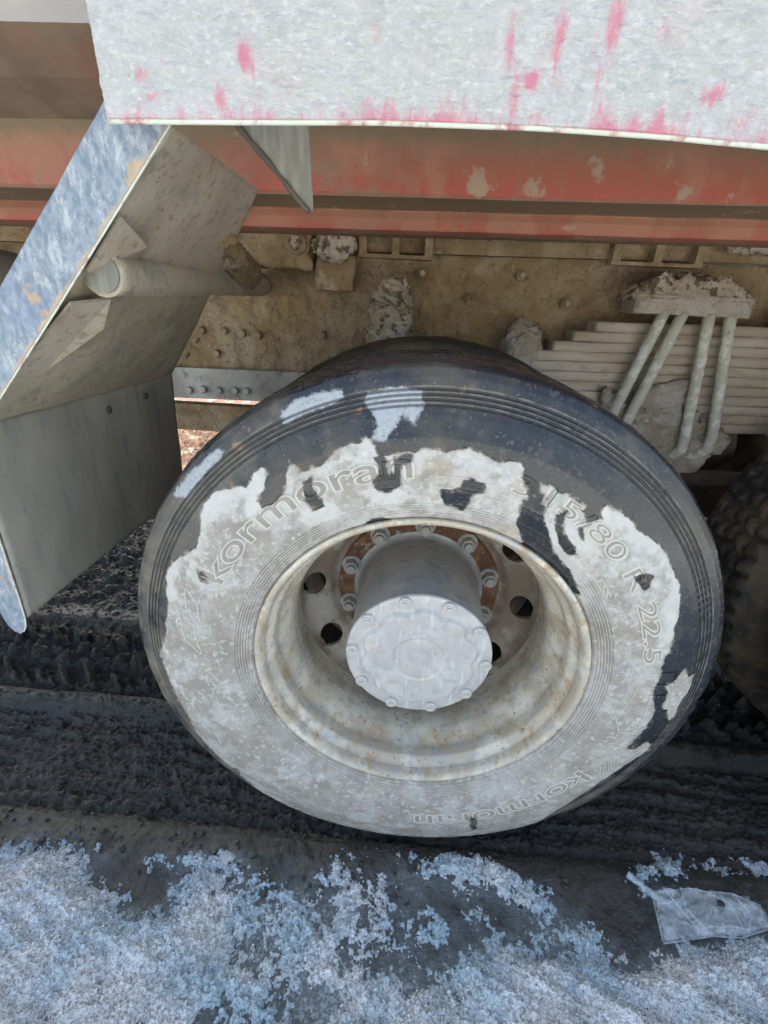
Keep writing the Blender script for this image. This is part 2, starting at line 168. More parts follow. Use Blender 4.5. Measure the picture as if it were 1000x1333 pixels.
M['lip'] = mat('scuffed_blue_paint', (.15, .20, .26), .42, [
    dict(scale=70, detail=10, lo=.40, hi=.60, color=(.29, .35, .41), stretch=(1.6, 1, .8), rough=.75, k=.75),
    dict(scale=45, detail=12, rg=.8, lo=.48, hi=.62, color=(.54, .56, .57), stretch=(1.5, 1, .7), rough=.8, k=.7),
    dict(scale=6, detail=5, lo=.55, hi=.7, color=(.10, .17, .30), k=.6),
    dict(scale=12, detail=8, lo=.64, hi=.69, color=(.45, .33, .22), rough=.9),
    dict(attr='rust', scale=45, detail=8, amp=1.3, lo=.45, hi=.8, color=(.50, .40, .30), rough=.9)],
    [dict(scale=70, detail=8, strength=.35, dist_m=.002)])
M['clump'] = mat('pale_caked_mud', (.44, .37, .29), .95, [
    dict(scale=14, detail=8, lo=.45, hi=.6, color=(.56, .49, .41)), dict(scale=45, detail=9, lo=.51, hi=.58, color=(.11, .08, .05), k=.9)],  # dark blotches paint the shade of cavities into the mud colour
    [dict(scale=55, detail=9, strength=1.0, dist_m=.016, rg=.65)])
M['steelgrey'] = mat('muddy_grey_steel', (.27, .25, .23), .7, [
    dict(scale=9, detail=8, lo=.42, hi=.6, color=(.38, .36, .33), k=.9, stretch=(1, 1, .5)), dict(scale=25, detail=8, lo=.52, hi=.66, color=(.15, .145, .14), k=.8)],
    [dict(scale=60, detail=8, strength=.5, dist_m=.003)])
M['spring'] = mat('dusted_leaf_steel', (.40, .32, .25), .9, [
    dict(scale=8, detail=8, lo=.4, hi=.65, color=(.50, .43, .37), stretch=(.5, 1, 2)), dict(scale=40, detail=8, lo=.55, hi=.7, color=(.27, .21, .16), k=.7, stretch=(.4, 1, 1))],
    [dict(scale=60, detail=8, strength=.6, dist_m=.004)])
M['rod'] = mat('dusted_bolt_rod', (.46, .44, .38), .75, [
    dict(scale=40, detail=8, lo=.45, hi=.6, color=(.64, .63, .57)), dict(scale=70, detail=6, lo=.6, hi=.68, color=(.22, .17, .12), k=.8)],
    [dict(scale=160, detail=6, strength=.3, dist_m=.0015)])
M['saddlemud'] = mat('grey_mud_casting', (.36, .30, .245), .9, [
    dict(scale=12, detail=8, lo=.45, hi=.62, color=(.45, .40, .36)), dict(scale=40, detail=8, lo=.58, hi=.7, color=(.22, .19, .16), k=.7)],
    [dict(scale=45, detail=9, strength=1.0, dist_m=.014), dict(scale=130, detail=6, strength=.6, dist_m=.004)])
M['under'] = mat('greasy_dark_steel', (.10, .085, .07), .8, [dict(scale=8, detail=7, lo=.45, hi=.65, color=(.19, .15, .10))], [dict(scale=60, strength=.5, dist_m=.004)])
M['floor'] = mat('brown_dusty_floor', (.17, .12, .085), .85, [dict(scale=9, detail=7, lo=.4, hi=.65, color=(.23, .165, .12)), dict(scale=4, detail=5, lo=.5, hi=.7, color=(.26, .12, .085), k=.7)],
    [dict(scale=90, detail=7, strength=.3, dist_m=.002)])
M['greyskin'] = mat('grey_dusty_skin', (.36, .33, .31), .85, [dict(scale=12, detail=7, lo=.4, hi=.65, color=(.42, .37, .34))], [dict(scale=90, strength=.3, dist_m=.002)])
M['shard'] = mat('dull_galvanised_bracket', (.20, .20, .17), .6, [dict(scale=20, detail=8, lo=.42, hi=.62, color=(.31, .30, .26), stretch=(3, 1, .4)), dict(scale=30, lo=.6, hi=.7, color=(.12, .11, .1), k=.8)],
    [dict(scale=90, strength=.3, dist_m=.002)])
# tyre
M['tyre'] = mat('wet_tyre_rubber', (.013, .016, .023), .24, [
    dict(scale=6, detail=8, lo=.48, hi=.68, color=(.070, .060, .048), k=.8, rough=.5),
    dict(scale=17, detail=9, lo=.50, hi=.66, color=(.034, .035, .038), k=.7, rough=.42),
    dict(attr='rim_dust', scale=22, detail=9, amp=1.6, lo=.35, hi=1.2, color=(.20, .175, .135), rough=.8),
    dict(scale=90, detail=9, lo=.57, hi=.68, color=(.12, .11, .10), k=.45, rough=.7),
    dict(attr='ridge', scale=40, detail=9, amp=1.3, lo=.75, hi=1.25, color=(.20, .185, .16), k=.75, rough=.8),
    dict(attr='blue_dust_sheen', scale=170, detail=9, amp=1.5, lo=.55, hi=1.05, color=(.40, .44, .48), rough=.7, k=.9, rg=.75),
    dict(scale=24, detail=9, lo=.64, hi=.69, color=(.30, .20, .11), k=.8, rough=.9),
    dict(scale=300, detail=3, lo=.66, hi=.70, color=(.33, .31, .28), k=.7, rough=.9),
    dict(attr='groove', scale=40, detail=4, amp=.4, lo=.4, hi=.8, color=(.010, .010, .011), k=.65),
    dict(attr='mud', scale=70, detail=8, amp=.55, lo=-.04, hi=.09, color=(.345, .31, .27), rough=.93),
    dict(attr='mud_a', scale=11, detail=9, amp=1.6, lo=.80, hi=1.2, color=(.47, .455, .44)),
    dict(attr='mud_a', scale=26, detail=9, amp=1.8, lo=.92, hi=1.2, color=(.27, .245, .22), k=.7),
    dict(attr='mud_a', scale=140, detail=6, amp=1.6, lo=1.02, hi=1.25, color=(.27, .25, .225), k=.6),
    dict(attr='mud_a', scale=95, detail=6, amp=1.6, lo=1.05, hi=1.25, color=(.62, .61, .59), k=.6),
    dict(attr='valley', scale=40, detail=4, amp=.3, lo=.3, hi=.55, color=(.27, .245, .22), k=.8),
    dict(attr='mud_rim', scale=60, detail=9, amp=1.6, lo=.45, hi=1.1, color=(.60, .59, .57), k=.8),
    dict(attr='mud_a', scale=9, detail=7, amp=2.4, lo=1.3, hi=1.5, color=(.47, .36, .24), k=.55),
    dict(attr='face', scale=50, detail=4, amp=.5, lo=.3, hi=.8, color=(.27, .245, .215), k=.75),
    dict(attr='raised', scale=50, detail=4, amp=.4, lo=.3, hi=.8, color=(.62, .58, .53), k=.85),
    ], [dict(attr='mud_a', scale=85, detail=9, strength=.8, dist_m=.004), dict(scale=150, detail=7, strength=.3, dist_m=.0018)], spec=.6)
M['tread'] = mat('dark_tread_rubber', (.035, .032, .028), .75, [
    dict(scale=9, detail=8, lo=.42, hi=.62, color=(.11, .085, .055)), dict(scale=60, detail=8, lo=.58, hi=.68, color=(.17, .14, .10), k=.7)],
    [dict(scale=80, detail=8, strength=.6, dist_m=.004)])
M['rim'] = mat('chalky_rim_paint', (.47, .41, .32), .32, [
    dict(scale=16, detail=8, lo=.42, hi=.62, color=(.66, .61, .52), rough=.26), dict(scale=40, detail=9, lo=.50, hi=.62, color=(.40, .41, .40), k=.8),
    dict(scale=26, detail=10, lo=.53, hi=.62, color=(.43, .29, .17), k=.8, rough=.8, rg=.7), dict(scale=110, detail=8, lo=.60, hi=.67, color=(.25, .13, .07), k=.85, rough=.85),
    dict(attr='lipmask', scale=40, detail=9, amp=1.8, lo=.75, hi=1.3, color=(.40, .25, .18), rough=.75)],
    [dict(scale=120, detail=8, strength=.22, dist_m=.002), dict(scale=14, detail=6, strength=.12, dist_m=.004)], spec=.8)
M['disc'] = mat('dusty_wheel_disc', (.22, .165, .125), .6, [
    dict(scale=14, detail=8, lo=.42, hi=.62, color=(.40, .36, .32)), dict(scale=30, detail=9, lo=.56, hi=.68, color=(.24, .17, .12), k=.8),
    dict(attr='rustring', scale=30, detail=8, amp=.8, lo=.35, hi=.7, color=(.20, .085, .04), rough=.9)],
    [dict(scale=90, detail=8, strength=.35, dist_m=.002)])
M['hub'] = mat('grey_hub_steel', (.38, .37, .35), .42, [
    dict(scale=10, detail=8, lo=.42, hi=.62, color=(.30, .32, .34), stretch=(1, .6, 1)), dict(scale=60, detail=9, lo=.5, hi=.7, color=(.44, .45, .45), k=.7),
    dict(scale=20, detail=8, lo=.54, hi=.66, color=(.24, .18, .13), k=.6, stretch=(1, 3.5, 1))],
    [dict(scale=120, detail=8, strength=.2, dist_m=.002)], metal=.15)
M['cap'] = mat('scratched_cap_steel', (.46, .45, .44), .40, [
    dict(scale=18, detail=8, lo=.35, hi=.7, color=(.56, .55, .53), rough=.55), dict(scale=50, detail=9, lo=.45, hi=.72, color=(.30, .315, .34), k=.55),
    dict(scale=35, detail=9, lo=.62, hi=.69, color=(.48, .36, .24), k=.6), dict(scale=40, detail=3, lo=.60, hi=.63, color=(.66, .67, .69), k=.5, stretch=(3, 1, .5))],
    [dict(scale=100, detail=8, strength=.22, dist_m=.0015)], metal=.1)
M['nut'] = mat('dusty_nut', (.34, .32, .30), .6, [dict(scale=60, lo=.45, hi=.65, color=(.46, .44, .42))], [dict(scale=200, strength=.3, dist_m=.001)])
M['rustplate'] = mat('rusty_flange', (.12, .055, .03), .9, [dict(scale=30, detail=8, lo=.42, hi=.62, color=(.22, .11, .06)), dict(scale=70, detail=8, lo=.58, hi=.68, color=(.38, .33, .28), k=.7)],
    [dict(scale=90, detail=8, strength=.6, dist_m=.003)])
# ground
M['ground'] = mat('wet_mud_ground', (.026, .028, .028), .34, [
    dict(scale=5, detail=8, lo=.42, hi=.65, color=(.046, .041, .033), rough=.6), dict(scale=30, detail=9, lo=.52, hi=.66, color=(.018, .018, .017), rough=.22),
    dict(scale=24, detail=9, lo=.59, hi=.68, color=(.10, .092, .08), k=.6, rough=.7),
    dict(attr='slush', scale=28, detail=10, amp=1.3, lo=.25, hi=1.0, color=(.15, .19, .21), rough=.18, k=.85, rg=.7), dict(attr='slush', scale=130, detail=8, amp=1.7, lo=.75, hi=1.15, color=(.40, .50, .56), rough=.4, k=.8),
    dict(attr='far', scale=3, detail=9, amp=.6, lo=.3, hi=.8, color=(.085, .038, .024), rough=.8),
    dict(attr='far', scale=8, detail=9, amp=1.6, lo=1.08, hi=1.25, color=(.27, .25, .24), rough=.6)],
    [dict(scale=45, detail=10, strength=1.0, dist_m=.014, rg=.65), dict(scale=220, detail=6, strength=.8, dist_m=.003)], spec=.75)
M['snow'] = mat('granular_old_snow', (.44, .63, .74), .45, [
    dict(attr='cover', scale=14, detail=9, amp=1.1, lo=.15, hi=1.0, color=(.86, .90, .93), rough=.6), dict(scale=150, detail=5, lo=.50, hi=.62, color=(.34, .42, .48), k=.6, rough=.25),
    dict(scale=25, detail=9, lo=.58, hi=.72, color=(.20, .235, .25), k=.6), dict(scale=260, detail=3, lo=.60, hi=.68, color=(.93, .94, .95), k=.9)],
    [dict(scale=180, detail=4, strength=1.0, dist_m=.006, type='voronoi'), dict(scale=60, detail=8, strength=.8, dist_m=.009)], spec=.7)
M['ice'] = mat('grey_ice', (.36, .42, .45), .2, [dict(scale=30, lo=.45, hi=.6, color=(.3, .32, .33))], [dict(scale=90, strength=.5, dist_m=.003)], spec=.7)
def film(name, c, rough):
    m = bpy.data.materials.new(name); m.use_nodes = True; n, l = m.node_tree.nodes, m.node_tree.links
    b = n['Principled BSDF']; b.inputs['Base Color'].default_value = (*c, 1); b.inputs['Roughness'].default_value = rough
    b.inputs['Specular IOR Level'].default_value = .9; b.inputs['Coat Weight'].default_value = .6; b.inputs['Coat Roughness'].default_value = .1
    t = n.new('ShaderNodeTexCoord'); z = n.new('ShaderNodeTexNoise'); z.inputs['Scale'].default_value = 45; z.inputs['Detail'].default_value = 6
    l.new(t.outputs['Object'], z.inputs[0]); mr = n.new('ShaderNodeMapRange'); mr.inputs['From Min'].default_value = .35; mr.inputs['From Max'].default_value = .65
    mr.inputs['To Min'].default_value = .14; mr.inputs['To Max'].default_value = .36; l.new(z.outputs['Fac'], mr.inputs[0]); l.new(mr.outputs[0], b.inputs['Alpha'])
    bp = n.new('ShaderNodeBump'); bp.inputs['Strength'].default_value = .25; bp.inputs['Distance'].default_value = .003; l.new(z.outputs['Fac'], bp.inputs['Height']); l.new(bp.outputs[0], b.inputs['Normal'])
    return m
M['film'] = film('clear_plastic_film', (.74, .88, .97), .12)

# ---------------------------------------------------------------- mesh helpers
def link(name, me, m, parent=None, sm=True):
    o = bpy.data.objects.new(name, me); COL.objects.link(o)
    if m: me.materials.append(M[m])
    if sm: me.shade_smooth()
    if parent: o.parent = parent
    return o
def pydata(name, V, Fc, m, parent=None, sm=False):
    me = bpy.data.meshes.new(name); me.from_pydata([tuple(map(float, v)) for v in V], [], [tuple(map(int, f)) for f in Fc]); me.update()
    return link(name, me, m, parent, sm)
def npmesh(name, V, Q, m, parent=None, attrs=None, sm=True):
    """V (n,3), Q (f,4) arrays"""
    V = np.ascontiguousarray(V, np.float32); Q = np.ascontiguousarray(Q, np.int32); k = Q.shape[1]
    me = bpy.data.meshes.new(name); me.vertices.add(len(V)); me.vertices.foreach_set('co', V.ravel())
    me.loops.add(Q.size); me.loops.foreach_set('vertex_index', Q.ravel()); me.polygons.add(len(Q))
    me.polygons.foreach_set('loop_start', np.arange(0, Q.size, k, dtype=np.int32)); me.update(calc_edges=True); me.validate()
    for a, v in (attrs or {}).items():
        at = me.attributes.new(a, 'FLOAT', 'POINT'); at.data.foreach_set('value', np.ascontiguousarray(v, np.float32).ravel())
    return link(name, me, m, parent, sm)
def gridq(nu, nv, wrap_u=False):
    iu = np.arange(nu if wrap_u else nu - 1); iv = np.arange(nv - 1); A, B = np.meshgrid(iu, iv, indexing='ij'); A2 = (A + 1) % nu
    return np.stack([A * nv + B, A2 * nv + B, A2 * nv + B + 1, A * nv + B + 1], -1).reshape(-1, 4)
def lathe(name, prof, n, m, parent=None, attrs=None, fn=None, flip=False, y0=0.0):
    """revolve (R, y) points round the local Y axis; angle 0 is up, clockwise towards +X"""
    p = np.array(prof, float); th = np.linspace(0, 2 * np.pi, n, endpoint=False)
    T, Rr = np.meshgrid(th, p[:, 0], indexing='ij'); _, Y = np.meshgrid(th, p[:, 1], indexing='ij')
    if fn: Rr, Y = fn(T, Rr, Y)
    V = np.stack([Rr * np.sin(T), Y + y0, Rr * np.cos(T)], -1).reshape(-1, 3); Q = gridq(n, len(p), True)
    if flip: Q = Q[:, ::-1]
    at = attrs(V, T.ravel(), Rr.ravel(), Y.ravel()) if attrs else None
    return npmesh(name, V, Q, m, parent, at)
def box(name, c, s, m, parent=None, bev=.004, rot=None, noise=0.0, cuts=0):
    import bmesh
    bm = bmesh.new(); bmesh.ops.create_cube(bm, size=1, matrix=Matrix.Diagonal((*s, 1)))
    if cuts: bmesh.ops.subdivide_edges(bm, edges=bm.edges[:], cuts=cuts, use_grid_fill=True)
    elif bev: bmesh.ops.bevel(bm, geom=bm.edges[:], offset=min(bev, min(s) * .4), segments=2, affect='EDGES', profile=.6)
    me = bpy.data.meshes.new(name); 
    mt = Matrix.Translation(c) @ (rot if rot else Matrix())
    bm.transform(mt)
    if noise:
        co = np.array([v.co for v in bm.verts]); bm.normal_update(); nn = np.array([v.normal for v in bm.verts])
        d = fbm(co[:, 0], co[:, 1], co[:, 2], 4, 22) * noise; co = co + nn * d[:, None]
        for v, k in zip(bm.verts, co): v.co = k
    bm.to_mesh(me); bm.free(); return link(name, me, m, parent, bool(cuts))
def tube(name, pts, r, m, parent=None, seg=16, noise=0.0, cap=True, sub=1):
    P = [Vector(p) for p in pts]
    if sub > 1:
        Q = []
        for a, b in zip(P, P[1:]):
            Q += [a.lerp(b, k / sub) for k in range(sub)]
        P = Q + [P[-1]]
    rs = r if hasattr(r, '__len__') else [r] * len(P)
    if len(rs) != len(P): rs = np.interp(np.linspace(0, 1, len(P)), np.linspace(0, 1, len(rs)), rs)
    V = []; up = Vector((0.13, .2, 1)).normalized()
    for i, p in enumerate(P):
        t = (P[min(i + 1, len(P) - 1)] - P[max(i - 1, 0)]).normalized()
        u = t.cross(up); u = (u if u.length > .05 else t.cross(Vector((1, 0, 0)))).normalized(); v = t.cross(u)
        for k in range(seg):
            a = 2 * math.pi * k / seg; V.append(p + (u * math.cos(a) + v * math.sin(a)) * rs[i])
    Fc = [(i * seg + k, i * seg + (k + 1) % seg, (i + 1) * seg + (k + 1) % seg, (i + 1) * seg + k) for i in range(len(P) - 1) for k in range(seg)]
    if noise:
        co = np.array(V); c0 = np.repeat(np.array(P), seg, 0); nn = co - c0; nn /= np.linalg.norm(nn, axis=1)[:, None] + 1e-9
        V = co + nn * (fbm(co[:, 0], co[:, 1], co[:, 2], 4, 40) * noise)[:, None]
    me = bpy.data.meshes.new(name); V = [tuple(v) for v in V]
    if cap: Fc += [tuple(range(seg))[::-1], tuple(range((len(P) - 1) * seg, len(P) * seg))]
    me.from_pydata(V, [], Fc); me.update(); o = link(name, me, m, parent, False)
    for pl in me.polygons: pl.use_smooth = len(pl.vertices) == 4
    return o
def prism(name, poly, y0, y1, m, parent=None, noise=0.0, bev=.003):
    """poly in X,Z, between two Y"""
    import bmesh
    bm = bmesh.new(); vs = [bm.verts.new((x, y0, z)) for x, z in poly]; f = bm.faces.new(vs)
    ex = bmesh.ops.extrude_face_region(bm, geom=[f]); bmesh.ops.translate(bm, verts=[v for v in ex['geom'] if isinstance(v, bmesh.types.BMVert)], vec=(0, y1 - y0, 0))
    bmesh.ops.recalc_face_normals(bm, faces=bm.faces[:])
    if bev: bmesh.ops.bevel(bm, geom=bm.edges[:], offset=bev, segments=2, affect='EDGES')
    if noise:
        bmesh.ops.triangulate(bm, faces=bm.faces[:])
        for _ in range(6):
            le = [e for e in bm.edges if e.calc_length() > .008]
            if not le or len(bm.verts) > 20000: break
            bmesh.ops.subdivide_edges(bm, edges=le, cuts=1); bmesh.ops.triangulate(bm, faces=bm.faces[:])
        bm.normal_update(); co = np.array([v.co for v in bm.verts]); nn = np.array([v.normal for v in bm.verts])
        co = co + nn * (fbm(co[:, 0], co[:, 1], co[:, 2], 4, 30) * noise)[:, None]
        for v, k in zip(bm.verts, co): v.co = k
    me = bpy.data.meshes.new(name); bm.to_mesh(me); bm.free(); return link(name, me, m, parent, bool(noise))
def lump(name, c, s, m, parent=None, amp=.25, freq=22, sub=5, seed=0, flat=None):
    import bmesh
    bm = bmesh.new(); bmesh.ops.create_icosphere(bm, subdivisions=sub, radius=1)
    co = np.array([v.co for v in bm.verts]); s = np.array(s)
    w0 = co * s + np.array(c); d = fbm(w0[:, 0] + seed, w0[:, 1], w0[:, 2], 5, freq, .6) + .5 * np.abs(fbm(w0[:, 0], w0[:, 1] + seed, w0[:, 2], 3, freq * 3))
    co = co * (1 + amp * d * 2)[:, None]
    if flat is not None: co[:, 2] = np.maximum(co[:, 2], flat)
    co = co * s + np.array(c)
    for v, k in zip(bm.verts, co): v.co = k
    me = bpy.data.meshes.new(name); bm.to_mesh(me); bm.free(); return link(name, me, m, parent)
def tag(o, label=None, cat=None, group=None, kind=None):
    if label: o['label'] = label
    if cat: o['category'] = cat
    if group: o['group'] = group
    if kind: o['kind'] = kind
    return o
def empty(name, loc):
    o = bpy.data.objects.new(name, None); COL.objects.link(o); o.location = loc; o.empty_display_size = .1; return o

# ---------------------------------------------------------------- ground
_SN = unpack_snow(); _gx = np.arange(-1.0, 1.001, .04); _gy = np.arange(-.46, .161, .02)
def snow_cover(X, Y):
    i = np.clip((X - _gx[0]) / .04, 0, len(_gx) - 1.001); j = np.clip((Y - _gy[0]) / .02, 0, len(_gy) - 1.001)
    i0, j0 = i.astype(int), j.astype(int); fi, fj = i - i0, j - j0
    v = (_SN[j0, i0] * (1 - fi) + _SN[j0, i0 + 1] * fi) * (1 - fj) + (_SN[j0 + 1, i0] * (1 - fi) + _SN[j0 + 1, i0 + 1] * fi) * fj
    v = np.where(Y < -.44, np.maximum(v, .8), v)
    return v
def ground_h(X, Y):
    h = fbm(X, Y, 0, 3, 1.3) * .02 + fbm(X, Y, 3.3, 4, 9) * .014 + fbm(X, Y, 7, 4, 45) * .0035
    rough = smooth(-.12, .0, Y) * (1 - smooth(.72, .95, Y))
    h = h + smooth(.66, .8, Y) * (1 - smooth(4, 4.6, Y)) * (.075 * fbm(X * .9, Y * 1.3, 12, 6, 10, .7) - .025)
    h = h * (1 - .5 * rough)
    # outer tyre print: ribs of squeezed mud along X
    a = smooth(-.02, .03, Y) * (1 - smooth(.28, .32, Y))
    wob = fbm(X, Y, 1.7, 4, 6) * .034
    rib = .5 + .5 * np.cos((Y + wob) / .047 * 2 * np.pi)
    cr = np.abs(fbm(X * .8, Y, 5.5, 5, 26, .6))
    h = h + a * (-.026 + .013 * smooth(.4, .8, rib) * (.55 + fbm(X, Y, 4.4, 3, 9)) - .030 * cr + .009 * fbm(X * .6, Y * 1.2, 2.2, 4, 70, .6))
    # crest squeezed up between the two prints, and its lugs
    b = np.exp(-((Y - .325) / .022) ** 2); h = h + b * (.012 + .022 * fbm(X, Y, 15, 4, 24, .6))
    c = smooth(.35, .37, Y) * (1 - smooth(.66, .72, Y))
    def lugs(Yc, wd, ph, sl):
        u = (X + sl * (Y - Yc) + ph + fbm(X, Y, 9, 2, 8) * .03) / .085
        cell = .5 + .5 * np.sin(u * 2 * np.pi + 1.2 * np.sin(u * 2 * np.pi)); env = smooth(0, .35, 1 - np.abs(Y - Yc) / wd) * (np.abs(Y - Yc) < wd)
        return env * (.4 + .8 * smooth(.35, .8, cell)) * (.75 + 1.1 * fbm(X, Y, 3, 4, 22))
    h = h + c * (-.03 + fbm(X, Y, 8.1, 5, 30, .6) * .018) + .055 * lugs(.405, .040, 0, .9) + .060 * lugs(.50, .05, .03, -.7) + .062 * lugs(.605, .055, .01, .8)
    h = h + np.exp(-((Y + .05) / .035) ** 2) * .008 * (1 + 1.5 * fbm(X, Y, 6, 4, 14))
    return h
XN = np.concatenate([-np.geomspace(150, 2.3, 40)[:-1], np.linspace(-2.3, -1.0, 220)[:-1], np.linspace(-1.0, .95, 620)[:-1], np.linspace(.95, 2.0, 60)[:-1], np.geomspace(2.0, 150, 40)])
YN = np.concatenate([-np.geomspace(150, .62, 40)[:-1], np.linspace(-.62, .74, 430)[:-1], np.linspace(.74, 1.7, 130)[:-1], np.linspace(1.7, 4.5, 130)[:-1], np.geomspace(4.5, 150, 40)])
GX, GY = np.meshgrid(XN, YN, indexing='ij')
near = (np.abs(GX) < 2.4) & (GY > -.7) & (GY < 4.6)
H = np.where(near, ground_h(GX, GY), fbm(GX, GY, 0, 3, .8) * .03)
sc_ = snow_cover(GX, GY)
far = smooth(1.75, 2.2, GY)
H = H + far * np.abs(fbm(GX, GY, 2, 5, 6, .6)) * .08 * (np.abs(GX) < 12) * (GY < 12)
slush = np.clip(sc_ * 1.0 + .15 + .35 * fbm(GX, GY, 4, 3, 8), 0, 1) * (1 - smooth(-.08, .02, GY)) + .10 * np.exp(-((GY - .325) / .02) ** 2)
outfar = np.maximum(far, smooth(.7, 1.2, -GY) * 0)
g = npmesh('ground', np.stack([GX, GY, GROUND + H], -1).reshape(-1, 3), gridq(len(XN), len(YN)), 'ground', None, {'slush': slush, 'far': outfar})
tag(g, 'dark wet mud ground with tyre prints and ribs of squeezed mud', None, None, 'structure')
# snow sheet lying on the mud, broken up by its own relief
xs = np.linspace(-.98, .92, 780); ys = np.linspace(-.62, .14, 320)
SX, SY = np.meshgrid(xs, ys, indexing='ij')
s0 = snow_cover(SX, SY)
nz = fbm(SX, SY, 1.1, 5, 12, .6) * .62 + fbm(SX, SY, 2.1, 3, 60) * .30 + perlin(SX * 190, SY * 190, 4.) * .15
q_ = s0 + nz * (1.2 - .40 * smooth(.7, 1.0, s0)) - .57
SH = GROUND + ground_h(SX, SY) + np.clip(q_, -.3, .7) * .046 + .0035 * np.abs(perlin(SX * 260, SY * 260, 9.)) * (q_ > 0) - .0005
SH += .034 * smooth(.7, 1.0, s0) * (.4 + 1.3 * fbm(SX * 1.1 + SY * 1.6, SY * 2.2 + .8 * SX, 3, 4, 7))
Q = gridq(len(xs), len(ys)); keep = (q_.ravel()[Q].max(1) > -.06) & (s0.ravel()[Q].max(1) > .02); Q = Q[keep]
used = np.unique(Q); mp = np.zeros(SX.size, int); mp[used] = np.arange(len(used))
V = np.stack([SX, SY, SH], -1).reshape(-1, 3)[used]
CV = (s0 + 1.0 * fbm(SX, SY, 3, 3, 7) - .15).ravel()[used]
tag(npmesh('snow', V, mp[Q], 'snow', None, {'cover': CV}), 'thin granular old snow and ice crust lying over the mud in front of the wheel', 'snow', None, 'stuff')
SNOWV = V[CV > .45]
# snow further out before the truck
xs = np.linspace(-14, 14, 90); ys = np.concatenate([-np.geomspace(14, .6, 60)]); SX, SY = np.meshgrid(xs, ys, indexing='ij')
q = fbm(SX, SY, 5, 4, .7) + .35
SH = GROUND + fbm(SX, SY, 0, 3, .8) * .03 + np.clip(q, -.2, .5) * .06 - .01
V2 = np.stack([SX, SY, SH], -1).reshape(-1, 3)
tag(npmesh('snow_field', V2, gridq(len(xs), len(ys)), 'snow', None, {'cover': q + .4}), 'open snow lying on the yard in front of the truck', 'snow', None, 'stuff')

def crumbs(name, m, pts, rmin, rmax, seed, label, cat):
    """loose crumbs: small uneven octahedral grains, one mesh"""
    rs = np.random.RandomState(seed); n = len(pts)
    base = np.array([(1, 0, 0), (-1, 0, 0), (0, 1, 0), (0, -1, 0), (0, 0, 1), (0, 0, -1)], float)
    F = np.array([(0, 2, 4), (2, 1, 4), (1, 3, 4), (3, 0, 4), (2, 0, 5), (1, 2, 5), (3, 1, 5), (0, 3, 5)])
    s = rmin + (rmax - rmin) * rs.rand(n) ** 3; V = base[None] * (.5 + rs.rand(n, 6, 1)) * s[:, None, None]
    a = rs.rand(n) * 6.28; c_, s_ = np.cos(a)[:, None], np.sin(a)[:, None]; t = rs.rand(n) * 1.5; ct, st = np.cos(t)[:, None], np.sin(t)[:, None]
    x = V[..., 0] * c_ - V[..., 1] * s_; y = V[..., 0] * s_ + V[..., 1] * c_; z = V[..., 2]; y, z = y * ct - z * st, y * st + z * ct
    V = np.stack([x, y, z], -1) + pts[:, None, :]
    return tag(npmesh(name, V.reshape(-1, 3), (F[None] + 6 * np.arange(n)[:, None, None]).reshape(-1, 3), m, None, {'cover': np.full(6 * n, .9)}, sm=False), label, cat, None, 'stuff')
_r = np.random.RandomState(3)
_cx, _cy = _r.uniform(-1.9, 1.0, 14000), _r.uniform(-.12, 1.5, 14000); _k = (fbm(_cx, _cy, 2, 3, 9) > -.05); _cx, _cy = _cx[_k], _cy[_k]
crumbs('mud_crumbs', 'ground', np.stack([_cx, _cy, GROUND + ground_h(_cx, _cy) + .001], -1), .0015, .009, 5, 'loose dark crumbs of mud scattered over the tyre prints', 'mud crumbs')
_i = _r.randint(0, SNOWV.shape[0], 16000); _p = SNOWV[_i] + _r.uniform(-.002, .002, (16000, 3)); _p[:, 2] += .0012
crumbs('ice_grains', 'snow', _p, .0008, .0034, 6, 'coarse loose ice grains on the old snow', 'ice grains')

# ---------------------------------------------------------------- the truck
T = empty('dump_truck', (0, 0.9, GROUND))
tag(T, 'muddy dump truck seen close at its rear wheel, dusty pink side panel and blue mudguard', 'truck')
def P(o):                                    # parent while keeping world coordinates
    o.parent = T; o.location = Vector(o.location) - T.location; return o
def tilt(x): return .014 * x

